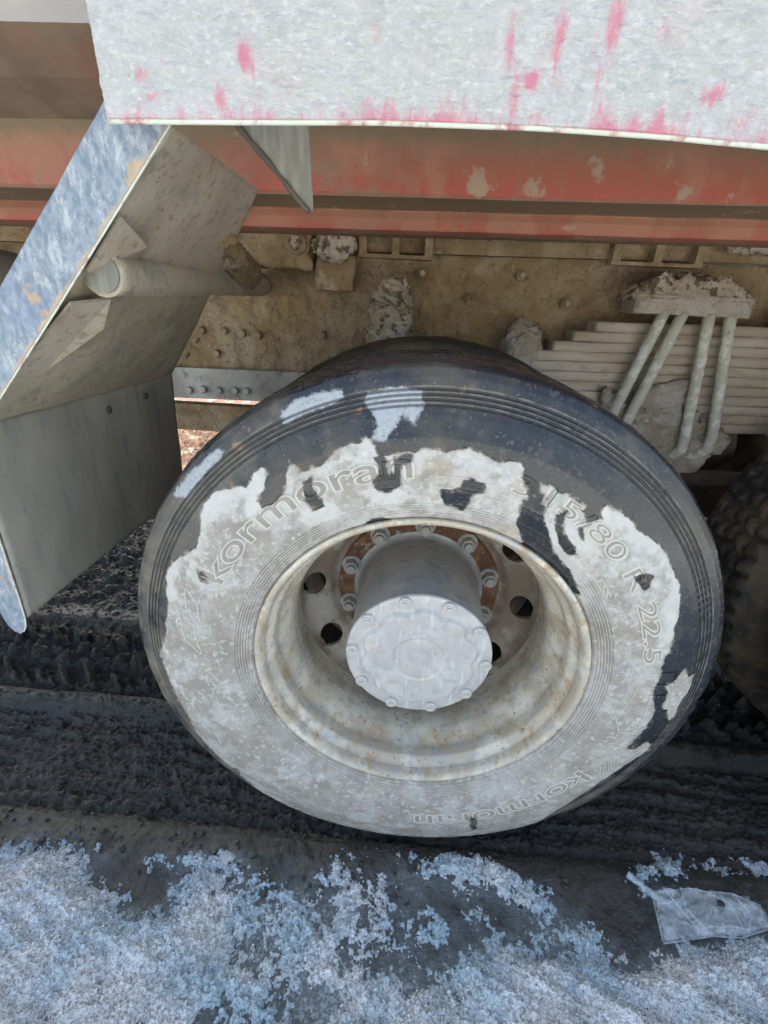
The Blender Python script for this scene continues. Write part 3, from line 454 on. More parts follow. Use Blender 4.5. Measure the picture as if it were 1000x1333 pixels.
# side panel, slightly bowed lower edge
ex = np.array([p[0] for p in PANEL_EDGE]); ez = np.array([p[1] for p in PANEL_EDGE])
def edge_z(x): return np.interp(x, ex, ez) - .03 * np.clip(x - ex[-1], 0, 9)
def build_panel():
    xs = np.concatenate([np.linspace(-.378, .42, 400)[:-1], np.linspace(.42, 2.9, 40)]); us = np.concatenate([np.linspace(0, .24, 170)[:-1], np.linspace(.24, 1.15, 14)])
    X, Uu = np.meshgrid(xs, us, indexing='ij'); X = X - .012 * Uu
    Z = edge_z(X) + Uu
    Yy = -.08 + .004 * fbm(X, Z, 0, 3, 5) + np.clip(Uu, 0, .004) * 0 
    crust = fbm(X * .7, Z * 1.35, 3, 4, 60, .6)
    Yy = Yy - .0060 * np.clip(crust, -.1, 1) * smooth(.0, .012, Uu)
    paint = .04 + .75 * np.exp(-Uu / .020) * (.55 + .9 * np.clip(fbm(X, 0, 2, 3, 9) + .3, 0, 1))
    def blob(px, pz, rx, rz, a, k=1.0):
        dx, dz = X - px, Z - pz; c, s = math.cos(a), math.sin(a)
        return .85 * k * np.exp(-((((dx * c + dz * s) / rx) ** 2 + ((-dx * s + dz * c) / rz) ** 2) ** 1.0))
    for b_ in BLOBS: paint = np.maximum(paint, blob(*b_))
    paint += .55 * np.clip(fbm(X * 4, Z, 6, 4, 7), 0, 1) * smooth(-.02, .12, X)
    paint += .12 * np.clip(fbm(X, Z, 8, 3, 8), 0, 1)
    nu, nv = X.shape; F = np.stack([X, Yy, Z], -1).reshape(-1, 3); B = F.copy(); B[:, 1] = -.068
    n = len(F); Q = gridq(nu, nv); idx = np.arange(n).reshape(nu, nv)
    rim = np.concatenate([idx[:, 0], idx[-1, 1:], idx[::-1, -1][1:], idx[0, ::-1][1:]])
    side = np.stack([rim[:-1], rim[:-1] + n, rim[1:] + n, rim[1:]], -1)
    o = npmesh('side_panel', np.concatenate([F, B]), np.concatenate([Q, Q[:, ::-1] + n, side]), 'panel', None, {'paint': np.tile(paint.ravel(), 2)})
    o['label'] = 'pale side panel crusted with dust over pink paint'; P(o)
    e = tube('panel_edge', [(x, -.076, float(edge_z(x)) - .0012) for x in np.linspace(-.378, .9, 60)], .0028, 'edge', o, 8); e.location = (0, 0, 0)
    return o
BLOBS = [(-.230, .818, .011, .020, .25, 1.15), (.216, .803, .016, .012, .7, 1.15), (-.335, .803, .020, .010, .2, .85), (-.325, .787, .016, .007, .1, .85), (.021, .835, .006, .035, 0, .9), (.043, .808, .012, .010, .6, .95), (.030, .80, .008, .03, .1, .8), (.065, .84, .009, .03, 0, .85), (.112, .85, .012, .03, 0, .85), (.155, .84, .012, .02, 0, .7), (.09, .82, .05, .04, 0, .50), (-.26, .785, .010, .018, 0, .85), (-.10, .84, .02, .02, 0, .55), (.24, .785, .05, .02, 0, .6)]
build_panel()

# body wall: folded profile along the truck
def strip(name, prof, x0, x1, m, red, dust, nx=260, amp=.0015, thick=.006, dent=None):
    """sheet folded along (Y,Z) points, red/dust weights per point"""
    p = np.array(prof, float); seg = np.concatenate([[0], np.cumsum(np.hypot(*np.diff(p, axis=0).T))]); nv = 60
    t = np.sort(np.concatenate([np.linspace(0, seg[-1], nv), seg[1:-1] + 1e-4, seg[1:-1] - .003]))
    y, z = np.interp(t, seg, p[:, 0]), np.interp(t, seg, p[:, 1]); rd, du = np.interp(t, seg, red), np.interp(t, seg, dust)
    xs = np.concatenate([np.linspace(x0, -1.4, 12)[:-1], np.linspace(-1.4, 1.1, nx), np.linspace(1.1, x1, 12)[1:]])
    X, Yg = np.meshgrid(xs, y, indexing='ij'); _, Z = np.meshgrid(xs, z, indexing='ij'); RD = np.tile(rd, (len(xs), 1)); DU = np.tile(du, (len(xs), 1))
    d = fbm(X, Yg, Z, 4, 8) * amp * 1.5
    V = np.stack([X, Yg + d, Z + tilt(X) - d * .5], -1).reshape(-1, 3)
    o = npmesh(name, V, gridq(len(xs), len(t))[:, ::-1], m, None, {'red': RD, 'dust': DU}); P(o); return o
strip('body_beam', [(.43, .797), (.405, .797), (.400, .803), (.398, .86), (.395, .905)], -3.0, 2.9, 'beam', [0, .3, .85, .55, .1], [.8, .6, .0, .25, .85])
strip('beam_strip', [(.60, .752), (.53, .750), (.502, .754), (.497, .775), (.500, .790), (.47, .7935), (.43, .797)], -3.0, 2.9, 'beam', [.0, .5, .8, .6, .5, .0, .0], [.8, .3, .1, .2, .3, 1.6, 1.6])
strip('body_floor', [(.395, .905), (.30, .932), (.22, .968)], -3.0, 2.9, 'floor', [0] * 3, [0] * 3)
strip('body_wall', [(.22, .968), (.215, 1.02), (.21, 2.35)], -3.0, 2.9, 'greyskin', [0] * 3, [0] * 3, 80)
for sgn, nm in ((1, 'body_floor'), ):
    box(nm, (-.05, 1.25, 1.0), (5.9, 1.7, .06), 'floor', None, 0).parent = None
    P(bpy.data.objects[nm] if False else COL.objects[-1])
box('body_wall', (-.05, 2.45, 1.25), (5.9, .06, 1.4), 'greyskin', None, .01); P(COL.objects[-1])
box('tailgate', (2.93, 1.3, 1.3), (.06, 2.3, 1.2), 'greyskin', None, .01); P(COL.objects[-1])
box('front_wall', (-3.0, 1.3, 1.3), (.06, 2.3, 1.2), 'greyskin', None, .01); P(COL.objects[-1])

# triangular bracket hanging below the panel
o = prism('bracket', [(-.318, .905), (-.207, .905), (-.2075, .822), (-.203, .722), (-.210, .722), (-.314, .822)], .10, .106, 'shard', None, bev=.0015); P(o); o['label'] = 'dark triangular sheet bracket under the panel'
o = tube('bracket_edge', [(-.318, .098, .83), (-.262, .098, .775), (-.209, .098, .72)], .0035, 'under', None, 8, noise=.003, sub=14); P(o)

# mudguard
def sheet(name, pts, m, thick=.003, nu=60, nv=60, amp=.002, nx=None):
    """bilinear sheet between 4 corners a,b,c,d with thickness"""
    a, b_, c, d = [np.array(p, float) for p in pts]
    u, v = np.meshgrid(np.linspace(0, 1, nu), np.linspace(0, 1, nv), indexing='ij'); u, v = u[..., None], v[..., None]
    G = a * (1 - u) * (1 - v) + b_ * u * (1 - v) + c * u * v + d * (1 - u) * v
    n = np.cross(b_ - a, d - a); n /= np.linalg.norm(n)
    G = G + n * (fbm(G[..., 0], G[..., 1], G[..., 2], 3, 5) * amp * 3)[..., None]
    Fv = G.reshape(-1, 3); B = Fv + n * thick; k = len(Fv); Q = gridq(nu, nv); idx = np.arange(k).reshape(nu, nv)
    rim = np.concatenate([idx[:, 0], idx[-1, 1:], idx[::-1, -1][1:], idx[0, ::-1][1:]]); side = np.stack([rim[:-1], rim[:-1] + k, rim[1:] + k, rim[1:]], -1)
    return npmesh(name, np.concatenate([Fv, B]), np.concatenate([Q, Q[:, ::-1] + k, side]), m)
A0, A1 = (-.337, -.026, .780), (-.700, -.026, .412)
o = sheet('mudguard', [A0, A1, (-.700, .600, .407), (-.337, .285, .778)], 'paste'); P(o); o['label'] = 'sloping mudguard plate smeared with brown mud'; guard = o
o = sheet('mudguard_flap', [(-.700, -.026, .412), (-.704, -.026, .072), (-.702, .585, .075), (-.700, .600, .407)], 'lowplate', nu=40); P(o); o['label'] = 'lower grey mudguard plate'
def lip_obj():
    outer = [(-.352, .855), (-.418, .784), (-.584, .605), (-.70, .474), (-.755, .38), (-.757, .24), (-.752, .10), (-.742, .052), (-.733, .040), (-.722, .036)]
    inner = [(-.330, .792), (-.334, .780), (-.52, .578), (-.639, .452), (-.699, .385), (-.702, .24), (-.703, .11), (-.704, .075), (-.708, .055), (-.716, .042)]
    nu, nv = 220, 16
    def res(p):
        p = np.array(p); s = np.linspace(0, 1, len(p)); t = np.linspace(0, 1, nu); return np.stack([np.interp(t, s, p[:, 0]), np.interp(t, s, p[:, 1])], -1)
    a, b_ = res(outer), res(inner); v = np.linspace(0, 1, nv)[None, :, None]; G = a[:, None] * (1 - v) + b_[:, None] * v
    X, Z = G[..., 0], G[..., 1]; Y = -.030 + .0012 * fbm(X, Z, 0, 3, 30); rust = np.tile(np.linspace(0, 1, nv) ** 6, (nu, 1)) * .85
    Fv = np.stack([X, Y, Z], -1).reshape(-1, 3); B = Fv.copy(); B[:, 1] += .0035; k = len(Fv); Q = gridq(nu, nv); idx = np.arange(k).reshape(nu, nv)
    rim = np.concatenate([idx[:, 0], idx[-1, 1:], idx[::-1, -1][1:], idx[0, ::-1][1:]]); side = np.stack([rim[:-1], rim[:-1] + k, rim[1:] + k, rim[1:]], -1)
    o = npmesh('mudguard_lip', np.concatenate([Fv, B]), np.concatenate([Q, Q[:, ::-1] + k, side]), 'lip', None, {'rust': np.tile(rust.ravel(), 2)})
    P(o); o['label'] = 'scuffed blue outer lip of the mudguard'
    e = tube('lip_edge', [(b_[i, 0] + .001, -.031, b_[i, 1] - .001) for i in range(0, nu, 4)], .0013, 'edge', o, 6); e.location = (0, 0, 0)
lip_obj()
# gussets between pipe and mudguard
o = prism('gusset', [(-.43, .70), (-.405, .715), (-.447, .645), (-.50, .62), (-.50, .64)], .012, .016, 'shard', None, bev=.001); P(o)
def tri(name, pts, m, th=.004):
    a = [Vector(p) for p in pts]; n = (a[1] - a[0]).cross(a[2] - a[0]).normalized() * th
    k = len(a); V = a + [p + n for p in a]; Fc = [tuple(range(k)), tuple(range(2 * k - 1, k - 1, -1))] + [(i, i + k, (i + 1) % k + k, (i + 1) % k) for i in range(k)]
    o = pydata(name, V, Fc, m); return P(o)
tri('gusset', [(-.415, -.02, .690), (-.425, .055, .665), (-.452, .070, .650), (-.480, .01, .625), (-.470, -.02, .628)], 'paste')
tri('gusset', [(-.500, -.02, .590), (-.480, .035, .596), (-.512, .055, .555), (-.60, .03, .492), (-.625, -.02, .478)], 'paste')
# mounting pipe
o = tube('mounting_pipe', [(-.467, .005, .628), (-.505, .82, .640)], [.028, .027, .030], 'paste', None, 32, noise=.003, sub=40); P(o); o['label'] = 'mud coated pipe holding the mudguard'
o = tube('pipe_end', [(-.4667, .0010, .628), (-.467, .006, .628)], .0235, 'shard', None, 28); P(o)
o = tube('weld_mud', [(-.40, .30, .70), (-.46, .52, .665), (-.50, .70, .655)], [.012, .024, .042, .02], 'mud', None, 14, noise=.03, sub=14); P(o)

# frame rail with its mud relief
def wall(name, x0, x1, z0, z1, y, m, nx, nz, amp, f=14, zt=0, extra=None):
    X, Z = np.meshgrid(np.linspace(x0, x1, nx), np.linspace(z0, z1, nz), indexing='ij')
    Y = y - amp * (fbm(X, Z, 0, 5, f, .55) + .6 * np.clip(fbm(X, Z, 4, 4, f * 2.6), 0, 1))
    if extra: Y = Y + extra(X, Z)
    Fv = np.stack([X, Y, Z + tilt(X)], -1).reshape(-1, 3); B = Fv.copy(); B[:, 1] = y + .012; k = len(Fv); Q = gridq(nx, nz); idx = np.arange(k).reshape(nx, nz)
    rim = np.concatenate([idx[:, 0], idx[-1, 1:], idx[::-1, -1][1:], idx[0, ::-1][1:]]); side = np.stack([rim[:-1], rim[:-1] + k, rim[1:] + k, rim[1:]], -1)
    return P(npmesh(name, np.concatenate([Fv, B]), np.concatenate([Q, Q[:, ::-1] + k, side]), m))
rail = wall('frame_rail', -1.5, 1.3, .392, .738, .835, 'mud', 700, 130, .017)
rail['label'] = 'frame rail web caked with brown mud'
for xa, xb in ((-3.0, -1.5), (1.3, 2.9)): box('frame_rail', ((xa + xb) / 2, .845, .57), (xb - xa, .02, .34), 'mud', None, .003); P(COL.objects[-1])
sub = wall('subframe_rail', -1.5, 1.3, .7385, .788, .812, 'mud', 600, 24, .006, 20); sub['label'] = 'upper frame flange with crusted mud'
box('subframe_rail', (-.05, .90, .762), (5.8, .14, .035), 'under', None, .003); P(COL.objects[-1])
o = wall('reinforcing_plate', -.86, -.10, .310, .405, .812, 'steelgrey', 260, 30, .0022, 20); o['label'] = 'grey lower reinforcing plate with bolts'
box('frame_flange', (-.05, .90, .385), (5.8, .12, .012), 'under', None, .002); P(COL.objects[-1])
box('cross_beam', (-.86, 1.02, .190), (.55, .05, .10), 'mud', None, .006); P(COL.objects[-1])
box('cross_beam', (-.42, 1.02, .195), (.30, .05, .10), 'under', None, .006); P(COL.objects[-1])
box('frame_rail', (-.05, 1.68, .56), (5.8, .02, .36), 'under', None, .003); P(COL.objects[-1])
for xx in (-1.1, .35, 1.6): box('cross_member', (xx, 1.26, .55), (.14, .82, .2), 'under', None, .01); P(COL.objects[-1])
def bolt(c, r=.010, h=.010, m='steelgrey', name='bolt', parent=None, d=(0, -1, 0), seg=6):
    c = Vector(c); e = c + Vector(d) * h; mid = c + Vector(d) * h * .75
    o = tube(name, [c, mid, e], [r, r, r * .75], m, None, seg)
    if parent is not None: o.parent = parent; o.location = (0, 0, 0); return o
    return P(o)
for q in ((-.696, .45, .375), (-.696, .30, .372), (-.600, .56, .502), (-.640, .58, .462)): bolt(q, .008, .006, 'under', 'guard_bolt', None, (1, 0, 0) if q[2] < .4 else (.7, 0, -.7), 10)
for x, z in [(-.761, .325), (-.715, .331), (-.663, .329), (-.610, .332), (-.573, .333)]: bolt((x * .99, .81, z), .0115, .012, seg=10)
for x, z in [(-.629, .507), (-.573, .503), (-.524, .501), (-.327, .511), (-.66, .44), (-.70, .505)]: bolt((x, .829, z), .012, .014, 'mud', seg=10)
for x, z in [(-.038, .69), (.104, .629), (.241, .696), (.378, .629), (.62, .66)]:
    bolt((x, .826, z), .014, .012, 'mud', seg=12); bolt((x + .002, .815, z), .008, .012, 'clump', seg=8)
# brackets on the upper flange
def bracket_frame(xa, xb, z0, z1, y=.775):
    z0 += tilt((xa + xb) / 2); z1 += tilt((xa + xb) / 2)
    o = box('body_bracket', ((xa + xb) / 2, y + .012, z1 - .007), (xb - xa, .045, .014), 'mud', None, .003); P(o)
    for px in (xa + .012, (xa + xb) / 2, xb - .012):
        k = box('bracket_web', (px, y + .012, (z0 + z1) / 2 - .008), (.022, .04, (z1 - z0) - .016), 'mud', o, .003); 
    box('bracket_foot', ((xa + xb) / 2, y + .014, z0 - .002), (xb - xa, .042, .010), 'mud', o, .003)
bracket_frame(-.215, -.012, .728, .793); bracket_frame(.462, .70, .728, .795)
o = box('spring_hanger', (-.432, .765, .737), (.185, .06, .112), 'mud', None, 0, cuts=14, noise=.02); P(o)
bolt((-.376, .735, .742), .029, .014, 'mud', 'hanger_bolt', seg=20); bolt((-.376, .722, .742), .019, .010, 'clump', 'hanger_bolt', seg=6)
o = box('spacer_block', (-.275, .775, .677), (.105, .05, .085), 'mud', None, 0, cuts=12, noise=.012); P(o)
o = lump('mud_clump', (-.277, .745, .744), (.050, .034, .036), 'clump', None, .3, 26, 5, 1); P(o); o['label'] = 'pale lump of caked mud on a block'
# crust along the flange
def crust(name, x0, x1, z, y, n, r):
    X = np.linspace(x0, x1, n); k = 12; th = np.linspace(0, 2 * np.pi, k, endpoint=False); Xg, Tg = np.meshgrid(X, th, indexing='ij')
    rr = r * (1 + .9 * fbm(Xg, np.cos(Tg) * .02, np.sin(Tg) * .02, 4, 42)); rr *= smooth(0, .06, (Xg - x0) / (x1 - x0)) * (1 - smooth(.94, 1, (Xg - x0) / (x1 - x0))) * .9 + .1
    V = np.stack([Xg, y + rr * np.cos(Tg) * 1.2, z + tilt(Xg) + rr * np.sin(Tg)], -1).reshape(-1, 3); I = np.arange(n * k).reshape(n, k)
    Q = np.stack([I[:-1], np.roll(I, -1, 1)[:-1], np.roll(I, -1, 1)[1:], I[1:]], -1).reshape(-1, 4); return P(npmesh(name, V, Q, 'clump'))
crust('mud_crust', .005, .42, .784, .79, 260, .011); crust('mud_crust', .74, 1.15, .772, .78, 200, .016)
# mud-caked bump stop and lump
o = tube('bump_stop', [(-.118, .75, .40), (-.117, .735, .50), (-.117, .75, .60), (-.119, .78, .64), (-.12, .80, .668)], [.066, .062, .055, .045, .018], 'clump', None, 48, noise=.035, sub=16); P(o); o['label'] = 'cone of pale caked mud above the tyre'
o = lump('mud_clump', (.262, .775, .50), (.056, .05, .082), 'saddlemud', None, .22, 14, 5, 5); P(o)
o = lump('mud_clump', (1.005, .76, .60), (.055, .05, .085), 'mud', None, .22, 14, 5, 9); P(o)

# leaf spring
sp = box('leaf_spring', (1.0, .80, .44), (1.0, .05, .25), 'under', None, .003); P(sp)
starts = [.452, .395, .345, .300, .262, .20, .12, .05, -.02, -.08, -.14]
for k in range(11):
    z = .574 - .0266 * k
    xa, xb = starts[k], 1.95 - starts[k] * .8
    n = 120; xs = np.linspace(xa, xb, n); pr = [(-.0, .0133), (-.009, .0133), (-.0145, .0105), (-.016, 0), (-.0150, -.0100), (-.010, -.0133), (0, -.0133)]
    X, I_ = np.meshgrid(xs, np.arange(7), indexing='ij'); pr = np.array(pr)
    Yl = .75 + pr[:, 0][I_] * .75 + .008 * fbm(X, z * 9, 0, 4, 12) ; Z = z + tilt(X) * 1.2 - .006 + pr[:, 1][I_] + .003 * fbm(X, z * 11, 5, 3, 9)
    Fv = np.stack([X, Yl, Z], -1).reshape(-1, 3); Q = gridq(n, 7)[:, ::-1]
    Bk = Fv.copy(); 
    V = np.concatenate([Fv, Fv[:7] + [0, .08, 0], Fv[-7:] + [0, .08, 0]]); nn = len(Fv)
    # top & bottom return faces and the end face
    Qe = [[0, nn, nn + 1, 1], [1, nn + 1, nn + 2, 2], [2, nn + 2, nn + 3, 3], [3, nn + 3, nn + 4, 4], [4, nn + 4, nn + 5, 5], [5, nn + 5, nn + 6, 6]]
    top = [[0, (n - 1) * 7, nn + 7, nn], [6, nn + 6, nn + 13, (n - 1) * 7 + 6]]
    # end cap
    lf = npmesh('leaf', V, np.concatenate([Q, np.array(Qe), np.array(top)]), 'spring', sp)
    box('leaf_end', (xa + .004, .782, z + tilt(xa) * 1.2 - .006), (.012, .07, .020), 'spring', lf, .003).name = 'leaf_end'
    lf.children[0].parent = sp
    lf.parent = sp; lf.location = -Vector((0, 0, 0))
for ch in sp.children: ch.location = (0, 0, 0)
# clamp plate with its heap of mud, U-bolts, saddle
o = box('clamp_plate', (.665, .735, .638), (.295, .09, .046), 'saddlemud', None, 0, cuts=18, noise=.006); P(o)
def heap():
    nx, ny = 120, 50; X, Yg = np.meshgrid(np.linspace(.50, .825, nx), np.linspace(.688, .80, ny), indexing='ij')
    e = np.clip(1 - ((X - .665) / .165) ** 2, 0, 1) ** .55 * smooth(.686, .715, Yg + .004)
    Z = .655 + e * (.062 + .05 * fbm(X, Yg, 0, 5, 26, .6)) - .01
    return P(npmesh('mud_heap', np.stack([X, Yg, Z], -1).reshape(-1, 3), gridq(nx, ny), 'clump'))
heap()['label'] = 'heap of crumbling mud on the spring clamp'
def ubolt(a, b_, bend=None):
    pts = [Vector(a), Vector(b_)]
    if bend: pts += [Vector(p) for p in bend]
    return P(tube('u_bolt', pts, .0145, 'rod', None, 20, noise=.0005, sub=10))
ubolt((.602, .700, .622), (.522, .700, .300)); ubolt((.650, .700, .622), (.560, .700, .245))
ubolt((.717, .700, .620), (.754, .698, .290), [(.757, .703, .255), (.750, .725, .232), (.745, .77, .225)])
ubolt((.771, .700, .622), (.829, .698, .300), [(.831, .703, .262), (.812, .722, .236), (.775, .74, .222)])
o = prism('spring_saddle', [(.50, .42), (.56, .38), (.61, .372), (.735, .378), (.86, .32), (.90, .286), (.82, .20), (.775, .165), (.69, .18), (.60, .20), (.52, .26)], .715, .84, 'saddlemud', None, .034); P(o)
o = prism('spring_saddle', [(.60, .425), (.58, .36), (.745, .36), (.735, .455), (.68, .44)], .718, .76, 'saddlemud', None, .022); P(o)
# axles
for xx in (0, 1.36):
    o = tube('axle', [(xx, .28, 0), (xx, .9, 0), (xx, 1.1, 0), (xx, 1.26, .0), (xx, 1.42, 0), (xx, 1.62, 0), (xx, 2.25, 0)], [.08, .085, .12, .2, .12, .085, .08], 'under', None, 24, sub=3); P(o)
o = tube('added_gap_blocker', [(.35, 1.35, .12), (.37, 1.35, .12), (1.25, 1.35, .12), (1.27, 1.35, .12)], [.10, .17, .17, .10], 'under', None, 28); P(o)  # dark cylinder added to block the sunlit ground and keep the gap black
tube('rod', [(.1, .86, .12), (1.25, .86, .12)], .03, 'under', None); P(COL.objects[-1])
tube('rod', [(-1.22, .86, .78), (-1.0, .60, .80)], .02, 'clump', None); P(COL.objects[-1])
box('battery_box', (-1.42, .95, .70), (.42, .12, .09), 'mud', None, .006); P(COL.objects[-1])
o = tube('air_pipe', [(-.955, .60, .786), (-.94, .80, .79)], [.021, .021], 'rod', None, 20, cap=False); P(o)
o = tube('air_pipe', [(-1.33, .80, .60), (-1.15, 1.0, .60)], [.10, .10], 'under', None, 28); P(o)

# ---------------------------------------------------------------- wheels
def tyre_profile(dense):
    base = [(.290, .016), (.299, .0075), (.306, .0055), (.312, -.003), (.33, -.010), (.36, -.018), (.40, -.022), (.44, -.018), (.47, -.008), (.49, .001), (.505, .007), (.520, .012), (.531, .019), (.5375, .031), (.5395, .050), (.5400, .127)]
    p = np.array(base); p2 = p[::-1][1:].copy(); p2[:, 1] = .254 - p2[:, 1]; p = np.concatenate([p, p2])
    # smooth resample
    s = np.concatenate([[0], np.cumsum(np.hypot(*np.diff(p, axis=0).T))]); n = 420 if dense else 110
    half = s[-1] / 2
    t = np.concatenate([np.linspace(0, .27, int(n * .74)), np.linspace(.27, s[-1], int(n * .26))[1:]]) if dense else np.linspace(0, s[-1], n)
    R, Y = np.interp(t, s, p[:, 0]), np.interp(t, s, p[:, 1])
    if dense:
        k = 9; ker = np.hanning(k); ker /= ker.sum(); m = len(R)
        Rp = np.convolve(np.pad(R, k // 2, mode='edge'), ker, 'valid'); Yp = np.convolve(np.pad(Y, k // 2, mode='edge'), ker, 'valid'); Rp[:6], Yp[:6] = R[:6], Y[:6]; Rp[-6:], Yp[-6:] = R[-6:], Y[-6:]; R, Y = Rp, Yp
    return R, Y
def tyre_relief(T_, Rr, Y):
    """fine ribs moulded into the near sidewall; local Y negative is outwards"""
    nearside = Y < .06
    a = smooth(.313, .316, Rr) * (1 - smooth(.338, .341, Rr)); r1 = .0016 * a * np.cos((Rr - .3135) / .0044 * 2 * np.pi)
    b = smooth(.4785, .4795, Rr) * (1 - smooth(.5075, .5085, Rr)); nick = 1 + .25 * np.sign(np.sin(T_ * 230)) * (np.sin(T_ * 7 + 1) > -.2)
    r2 = -.0022 * b * smooth(.15, .75, .5 - .5 * np.cos((Rr - .479) / .0070 * 2 * np.pi)) * nick
    c = .0007 * (np.exp(-((Rr - .3675) / .0011) ** 2) + np.exp(-((Rr - .4585) / .0012) ** 2) * .0)
    return np.where(nearside, -(r1 + r2 + c), 0)
def squash(V):
    z = V[:, 2]; lim = -.524; over = np.clip(lim - z, 0, 1); V = V.copy(); V[:, 2] = z + over * .9
    V[:, 1] += np.where(V[:, 1] < .127, -1, 1) * over * .6; return V
def rib_mask(Rr):
    a = smooth(.313, .316, Rr) * (1 - smooth(.338, .341, Rr)) * (.5 - .5 * np.cos((Rr - .3135) / .0044 * 2 * np.pi))
    b = smooth(.4785, .4795, Rr) * (1 - smooth(.5075, .5085, Rr)) * smooth(.15, .75, .5 - .5 * np.cos((Rr - .479) / .0070 * 2 * np.pi))
    return a, b
def mud_attrs(V, T_, Rr, Y):
    X, Z = V[:, 0], V[:, 2]; near = Y < .05
    wx = X + .004 * fbm(X, Z, 0, 3, 55) + .0018 * fbm(X, Z, 5, 2, 190); wz = Z + .004 * fbm(X, Z, 9, 3, 55) + .0018 * fbm(X, Z, 7, 2, 190)
    d = np.full(X.shape, -1.0); idx = np.where(near & (Rr > .30) & (Rr < .53))[0]
    if len(idx):
        x_, z_ = wx[idx], wz[idx]; q = sdf(MUD_OUTER, x_, z_)
        for h in MUD_HOLES: q = np.minimum(q, -sdf(h, x_, z_))
        for h in MUD_ISLANDS: q = np.maximum(q, sdf(h, x_, z_))
        d[idx] = q
        bd = np.full(len(idx), -1.0)
        for h in DUSTY: bd = np.maximum(bd, sdf(h, x_, z_))
    mud = np.clip(d / .02, -3, 3); ma = smooth(-.1, .15, mud)
    blue = np.zeros(X.shape)
    if len(idx): blue[idx] = np.clip(.5 + bd / .012, 0, 1)
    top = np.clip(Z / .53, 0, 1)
    blue = np.maximum(blue, .42 * smooth(.508, .516, Rr) * top * (Y < .1))  # besides the dust patches, sky-blue sheen is painted on the upper shoulder
    side = np.clip(-np.cos(T_ - .9) * .5 + .5, 0, 1)
    rim_d = (.25 + .55 * side) * near
    rimband = ma * np.clip(1.25 - np.clip(d, 0, 1) / .045, 0, 1) * .8 * smooth(-.6, .4, Z / .45) + ma * .28 * (fbm(X, Z, 3, 3, 6) > .1)
    # pale veins over the lower left
    ll = smooth(.0, .5, -(X * .6 + Z * .8) / .45)
    rimband = rimband + ma * ll * np.clip(1 - np.abs(fbm(X, Z, 12, 4, 16)) / .05, 0, 1) * .6
    ra, rb = rib_mask(Rr); band = smooth(.477, .481, Rr) * (1 - smooth(.508, .511, Rr)); flat_ = (Y > -.009)
    return dict(groove=np.maximum(rb * near, 0) * flat_, ridge=(band * (1 - rb)) * near * flat_, valley=(ra * .5) * near * ma, mud=mud * .5, mud_a=ma, mud_rim=rimband, blue_dust_sheen=blue, rim_dust=rim_d, raised=.62 * (smooth(.313, .316, Rr) * (1 - smooth(.338, .341, Rr)) - ra).clip(0, 1) * near * ma, face=np.zeros(X.shape))
def near_tyre(parent):
    R, Y = tyre_profile(True); n = 900; th = np.linspace(0, 2 * np.pi, n, endpoint=False)
    T_, Rg = np.meshgrid(th, R, indexing='ij'); _, Yg = np.meshgrid(th, Y, indexing='ij')
    Y2 = Yg + tyre_relief(T_, Rg, Yg)
    # worn circumferential tread grooves and chewed shoulder
    gr = sum(np.exp(-((Yg - c) / .004) ** 4) for c in (.07, .107, .147, .185)) * .011 * (Rg > .53)
    X0, Z0 = Rg * np.sin(T_), Rg * np.cos(T_)
    chew = (fbm(X0, Yg, Z0, 4, 26) * .0022 + .004 * np.clip(fbm(X0, Yg, Z0, 3, 60) - .25, 0, 1)) * smooth(.515, .53, Rg)
    Rn = Rg - gr + chew
    V = np.stack([Rn * np.sin(T_), Y2, Rn * np.cos(T_)], -1).reshape(-1, 3)
    at = mud_attrs(V, T_.ravel(), Rg.ravel(), Yg.ravel())
    # mud film stands a little proud of the rubber
    V[:, 1] -= .0011 * at['mud_a'] * (.6 + 1.0 * np.clip(fbm(V[:, 0], V[:, 2], 0, 4, 48), -.5, 1))
    o = npmesh('tyre', squash(V), gridq(n, len(R), True)[:, ::-1], 'tyre', parent, at); return o
_tt = {}
def plain_tyre(parent, worn=False):
    key = 'w' if worn else 'm'
    if key not in _tt:
        R, Y = tyre_profile(False); n = 420; th = np.linspace(0, 2 * np.pi, n, endpoint=False)
        T_, Rg = np.meshgrid(th, R, indexing='ij'); _, Yg = np.meshgrid(th, Y, indexing='ij')
        tr = smooth(.528, .533, Rg) * (0 if worn else 1); u = (T_ * .53 + .035 * np.abs(((Yg - .127) / .1) % 1 - .5)) / .052
        blocks = smooth(.10, .2, np.abs((u % 1) - .5) * -1 + .5) ; gr = sum(np.exp(-((Yg - c) / .006) ** 4) for c in (.065, .107, .147, .190))
        Rn = Rg - tr * .013 * np.maximum(1 - blocks, gr) + fbm(Rg * np.sin(T_), Yg, Rg * np.cos(T_), 3, 20) * .003
        V = np.stack([Rn * np.sin(T_), Yg, Rn * np.cos(T_)], -1).reshape(-1, 3)
        o = npmesh('tyre', squash(V), gridq(n, len(R), True)[:, ::-1], 'tread', parent); _tt[key] = o.data; return o
    o = bpy.data.objects.new('tyre', _tt[key]); COL.objects.link(o); o.parent = parent; return o

